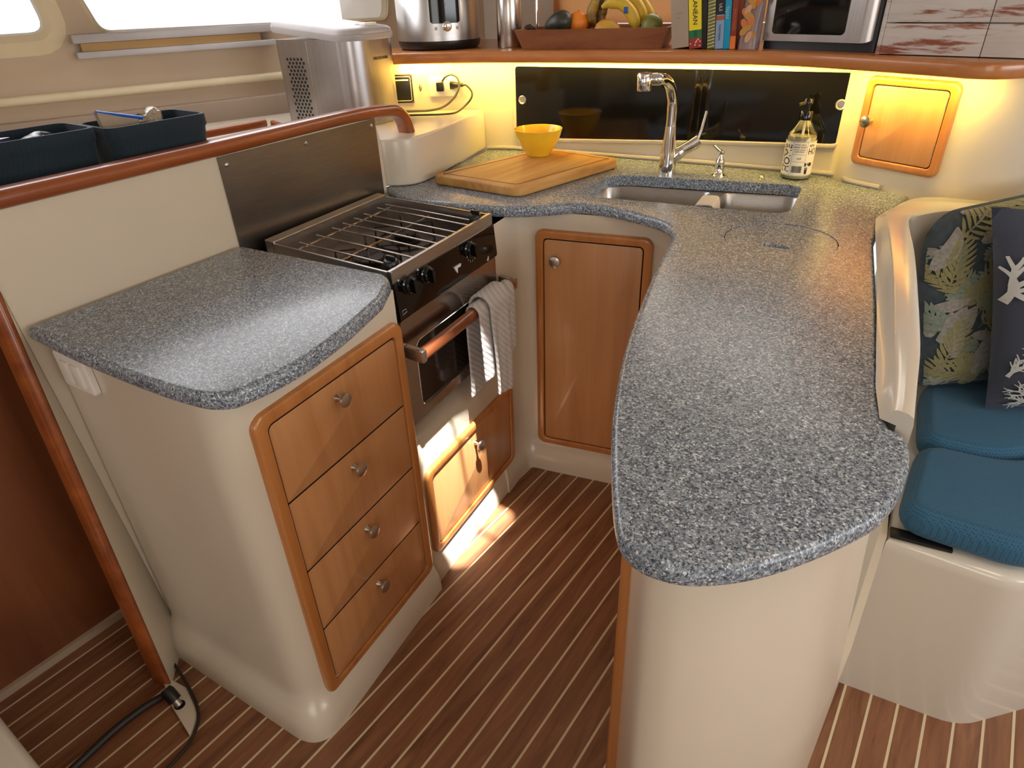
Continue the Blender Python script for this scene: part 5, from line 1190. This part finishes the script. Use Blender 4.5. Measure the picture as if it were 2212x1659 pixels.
# coral pillow
q0 = PZ(2128, 882, .58); 
ux = Vector((.86, .50, 0)).normalized(); q1_ = q0+ux*.40
tlp = PP(2142, 447, q0.xy+Vector((-.015, .055)), (q0+ux*.4).xy+Vector((-.015, .055))); print('pillow top', tlp, q0)
PB0, PB1, PT0 = q0, q1_, tlp; PT1 = tlp+ux*.41
pn_ = ((PB1-PB0).cross(PT0-PB0)).normalized(); pn_ = pn_ if pn_.dot(CP-PB0) > 0 else -pn_
def SP(a, b, off=0, side=1):
    p = PB0*(1-a)*(1-b)+PB1*a*(1-b)+PT0*(1-a)*b+PT1*a*b; ctr = (PB0+PB1+PT0+PT1)/4
    ea, eb = min(a, 1-a)*2, min(b, 1-b)*2; pin = .05*(1-math.sqrt(max(0, ea)))*(1-abs(2*b-1)**2)*0+0
    e_ = (1-(1-min(1, ea*1.6))**2)*(1-(1-min(1, eb*1.6))**2); p = p+(ctr-p)*.05*((1-ea)*(1-(2*b-1)**2)+(1-eb)*(1-(2*a-1)**2))*.9
    return p+pn_*side*(.058*max(0, e_)**.6+off)
pw = thing('throw_pillow', 'dark navy throw pillow printed with pale branching coral, on the rear seat cushion', 'pillow', tuple(PB0))
m = MB(); n_ = 20
gv = [[m.v(SP(i/n_, j/n_)) for i in range(n_+1)] for j in range(n_+1)]; bv = [[gv[j][i] if i in (0, n_) or j in (0, n_) else m.v(SP(i/n_, j/n_, 0, -1)) for i in range(n_+1)] for j in range(n_+1)]
for G in (gv, bv):
    for j in range(n_):
        for i in range(n_): 
            q = [G[j][i], G[j][i+1], G[j+1][i+1], G[j+1][i]]
            if G is bv and (i in (0, n_-1) or j in (0, n_-1)) and sum(v_ in [G2 for row in gv for G2 in row] for v_ in q) == 4: continue
            m.f(q)
m.build('pillow_cover', M['denim'], pw, ang=80)
random.seed(4); cm_ = MB(); PW, PH = (PB1-PB0).length, (PT0-PB0).length; lay[0] = 0
def ribbon(x, y, ang, L, w0, w1, depth):
    lay[0] += 1; off = .0012+lay[0]*.00002; n = 6; A_l, B_l = [], []; cv = random.uniform(-.5, .5)
    for k in range(n+1):
        t = k/n; a = ang+cv*t; px_, py_ = x+L*t*cos(ang+cv*t*.5), y+L*t*sin(ang+cv*t*.5); w_ = w0+(w1-w0)*t
        for lst, s_ in ((A_l, 1), (B_l, -1)):
            a2, b2 = (px_-sin(a)*w_*s_)/PW, (py_+cos(a)*w_*s_)/PH; lst.append(cm_.v(SP(min(.995, max(.004, a2)), min(.995, max(.004, b2)), off)))
    for k in range(n): cm_.f([A_l[k], A_l[k+1], B_l[k+1], B_l[k]])
    if depth > 0:
        for s_ in (1, -1):
            for t in (.55, 1.0): ribbon(x+L*t*cos(ang+cv*t*.5), y+L*t*sin(ang+cv*t*.5), ang+cv*t+s_*random.uniform(.35, .75), L*random.uniform(.6, .8), w1*.95, w1*.6, depth-1)
ribbon(.16, .20, pi*.80, .05, .005, .004, 3); ribbon(.16, .20, pi*1.05, .045, .005, .004, 3); ribbon(.16, .20, pi*.45, .05, .005, .004, 3); ribbon(.16, .20, -.3, .05, .005, .004, 3); ribbon(.15, .19, pi*1.4, .04, .004, .003, 2)
ribbon(.008, .29, 1.1, .05, .008, .006, 1); ribbon(.02, .33, 1.5, .045, .006, .005, 1); ribbon(.02, .32, -.6, .03, .006, .007, 0)
ribbon(.10, .015, pi*.75, .04, .006, .004, 3); ribbon(.10, .015, pi*.35, .045, .006, .004, 3); ribbon(.20, .02, pi*.6, .04, .006, .004, 2); ribbon(.02, .10, 1.2, .03, .004, .003, 2)
ribbon(.28, .25, 1.0, .06, .006, .004, 3); ribbon(.30, .12, .4, .05, .006, .004, 3)
cm_.build('coral_print', M['coral'], pw, smooth=False, kind='stuff')

# ================================================================== FLOOR CORNER AT THE BULKHEAD FOOT
ft = [PZ(352, 1398, .012), PZ(372, 1468, .012), PZ(402, 1484, .012), PZ(428, 1540, .012), PZ(410, 1590, .012), PZ(362, 1512, .012), PZ(345, 1440, .012)]
m = MB(); m.prism([tuple(p.xy) for p in ft], .001, .012, .003); m.build('floor_plate', M['gel'], label='pointed cream plate on the floor at the foot of the teak edged bulkhead', category='floor plate')
pc0, pc1 = PZ(357, 1488, .055), PZ(388, 1524, .018)
pe = thing('capped_pipe', 'short pipe with black cap rising from the cream floor plate', 'pipe', tuple(pc1))
m = MB(); d_ = (pc1-pc0).normalized(); m.tube([tuple(pc0), tuple(pc0+d_*.01), tuple(pc1-d_*.016)], [.012, .0155, .0155], 18); m.build('rubber_cap', M['blackp'], pe)
m = MB(); m.tube([tuple(pc1-d_*.018), tuple(pc1)], .009, 14); m.build('pipe_end', M['steel'], pe)
m = MB(); fw = [(PZ(388, 1522, .014).x+.013*cos(a), PZ(388, 1522, .014).y+.013*sin(a)) for a in [2*pi*k/20 for k in range(20)]]; m.prism(fw, .0121, .0132); m.build('pipe_hole', M['blackp'], pe)
cb1 = cat([tuple(PZ(*p, z)) for p, z in (((352, 1400), .02), ((372, 1428), .012), ((402, 1475), .018), ((424, 1520), .0165), ((428, 1560), .014), ((412, 1600), .008), ((385, 1635), .006), ((350, 1672), .006))], 6)
m = MB(); m.tube(cb1, .0038, 8); m.build('floor_cable', M['cable'], label='thin dark cable curving over the pointed floor plate toward the camera', category='cable')
cb2 = cat([tuple(PZ(*p, .0155)) for p in ((352, 1500), (310, 1525), (250, 1570), (190, 1625), (120, 1690))], 6)
m = MB(); m.tube([(p[0], p[1], .010) for p in cb2], .009, 10); m.build('floor_hose', M['cable'], label='thick dark hose along the floor planks left of the teak edged bulkhead', category='hose')
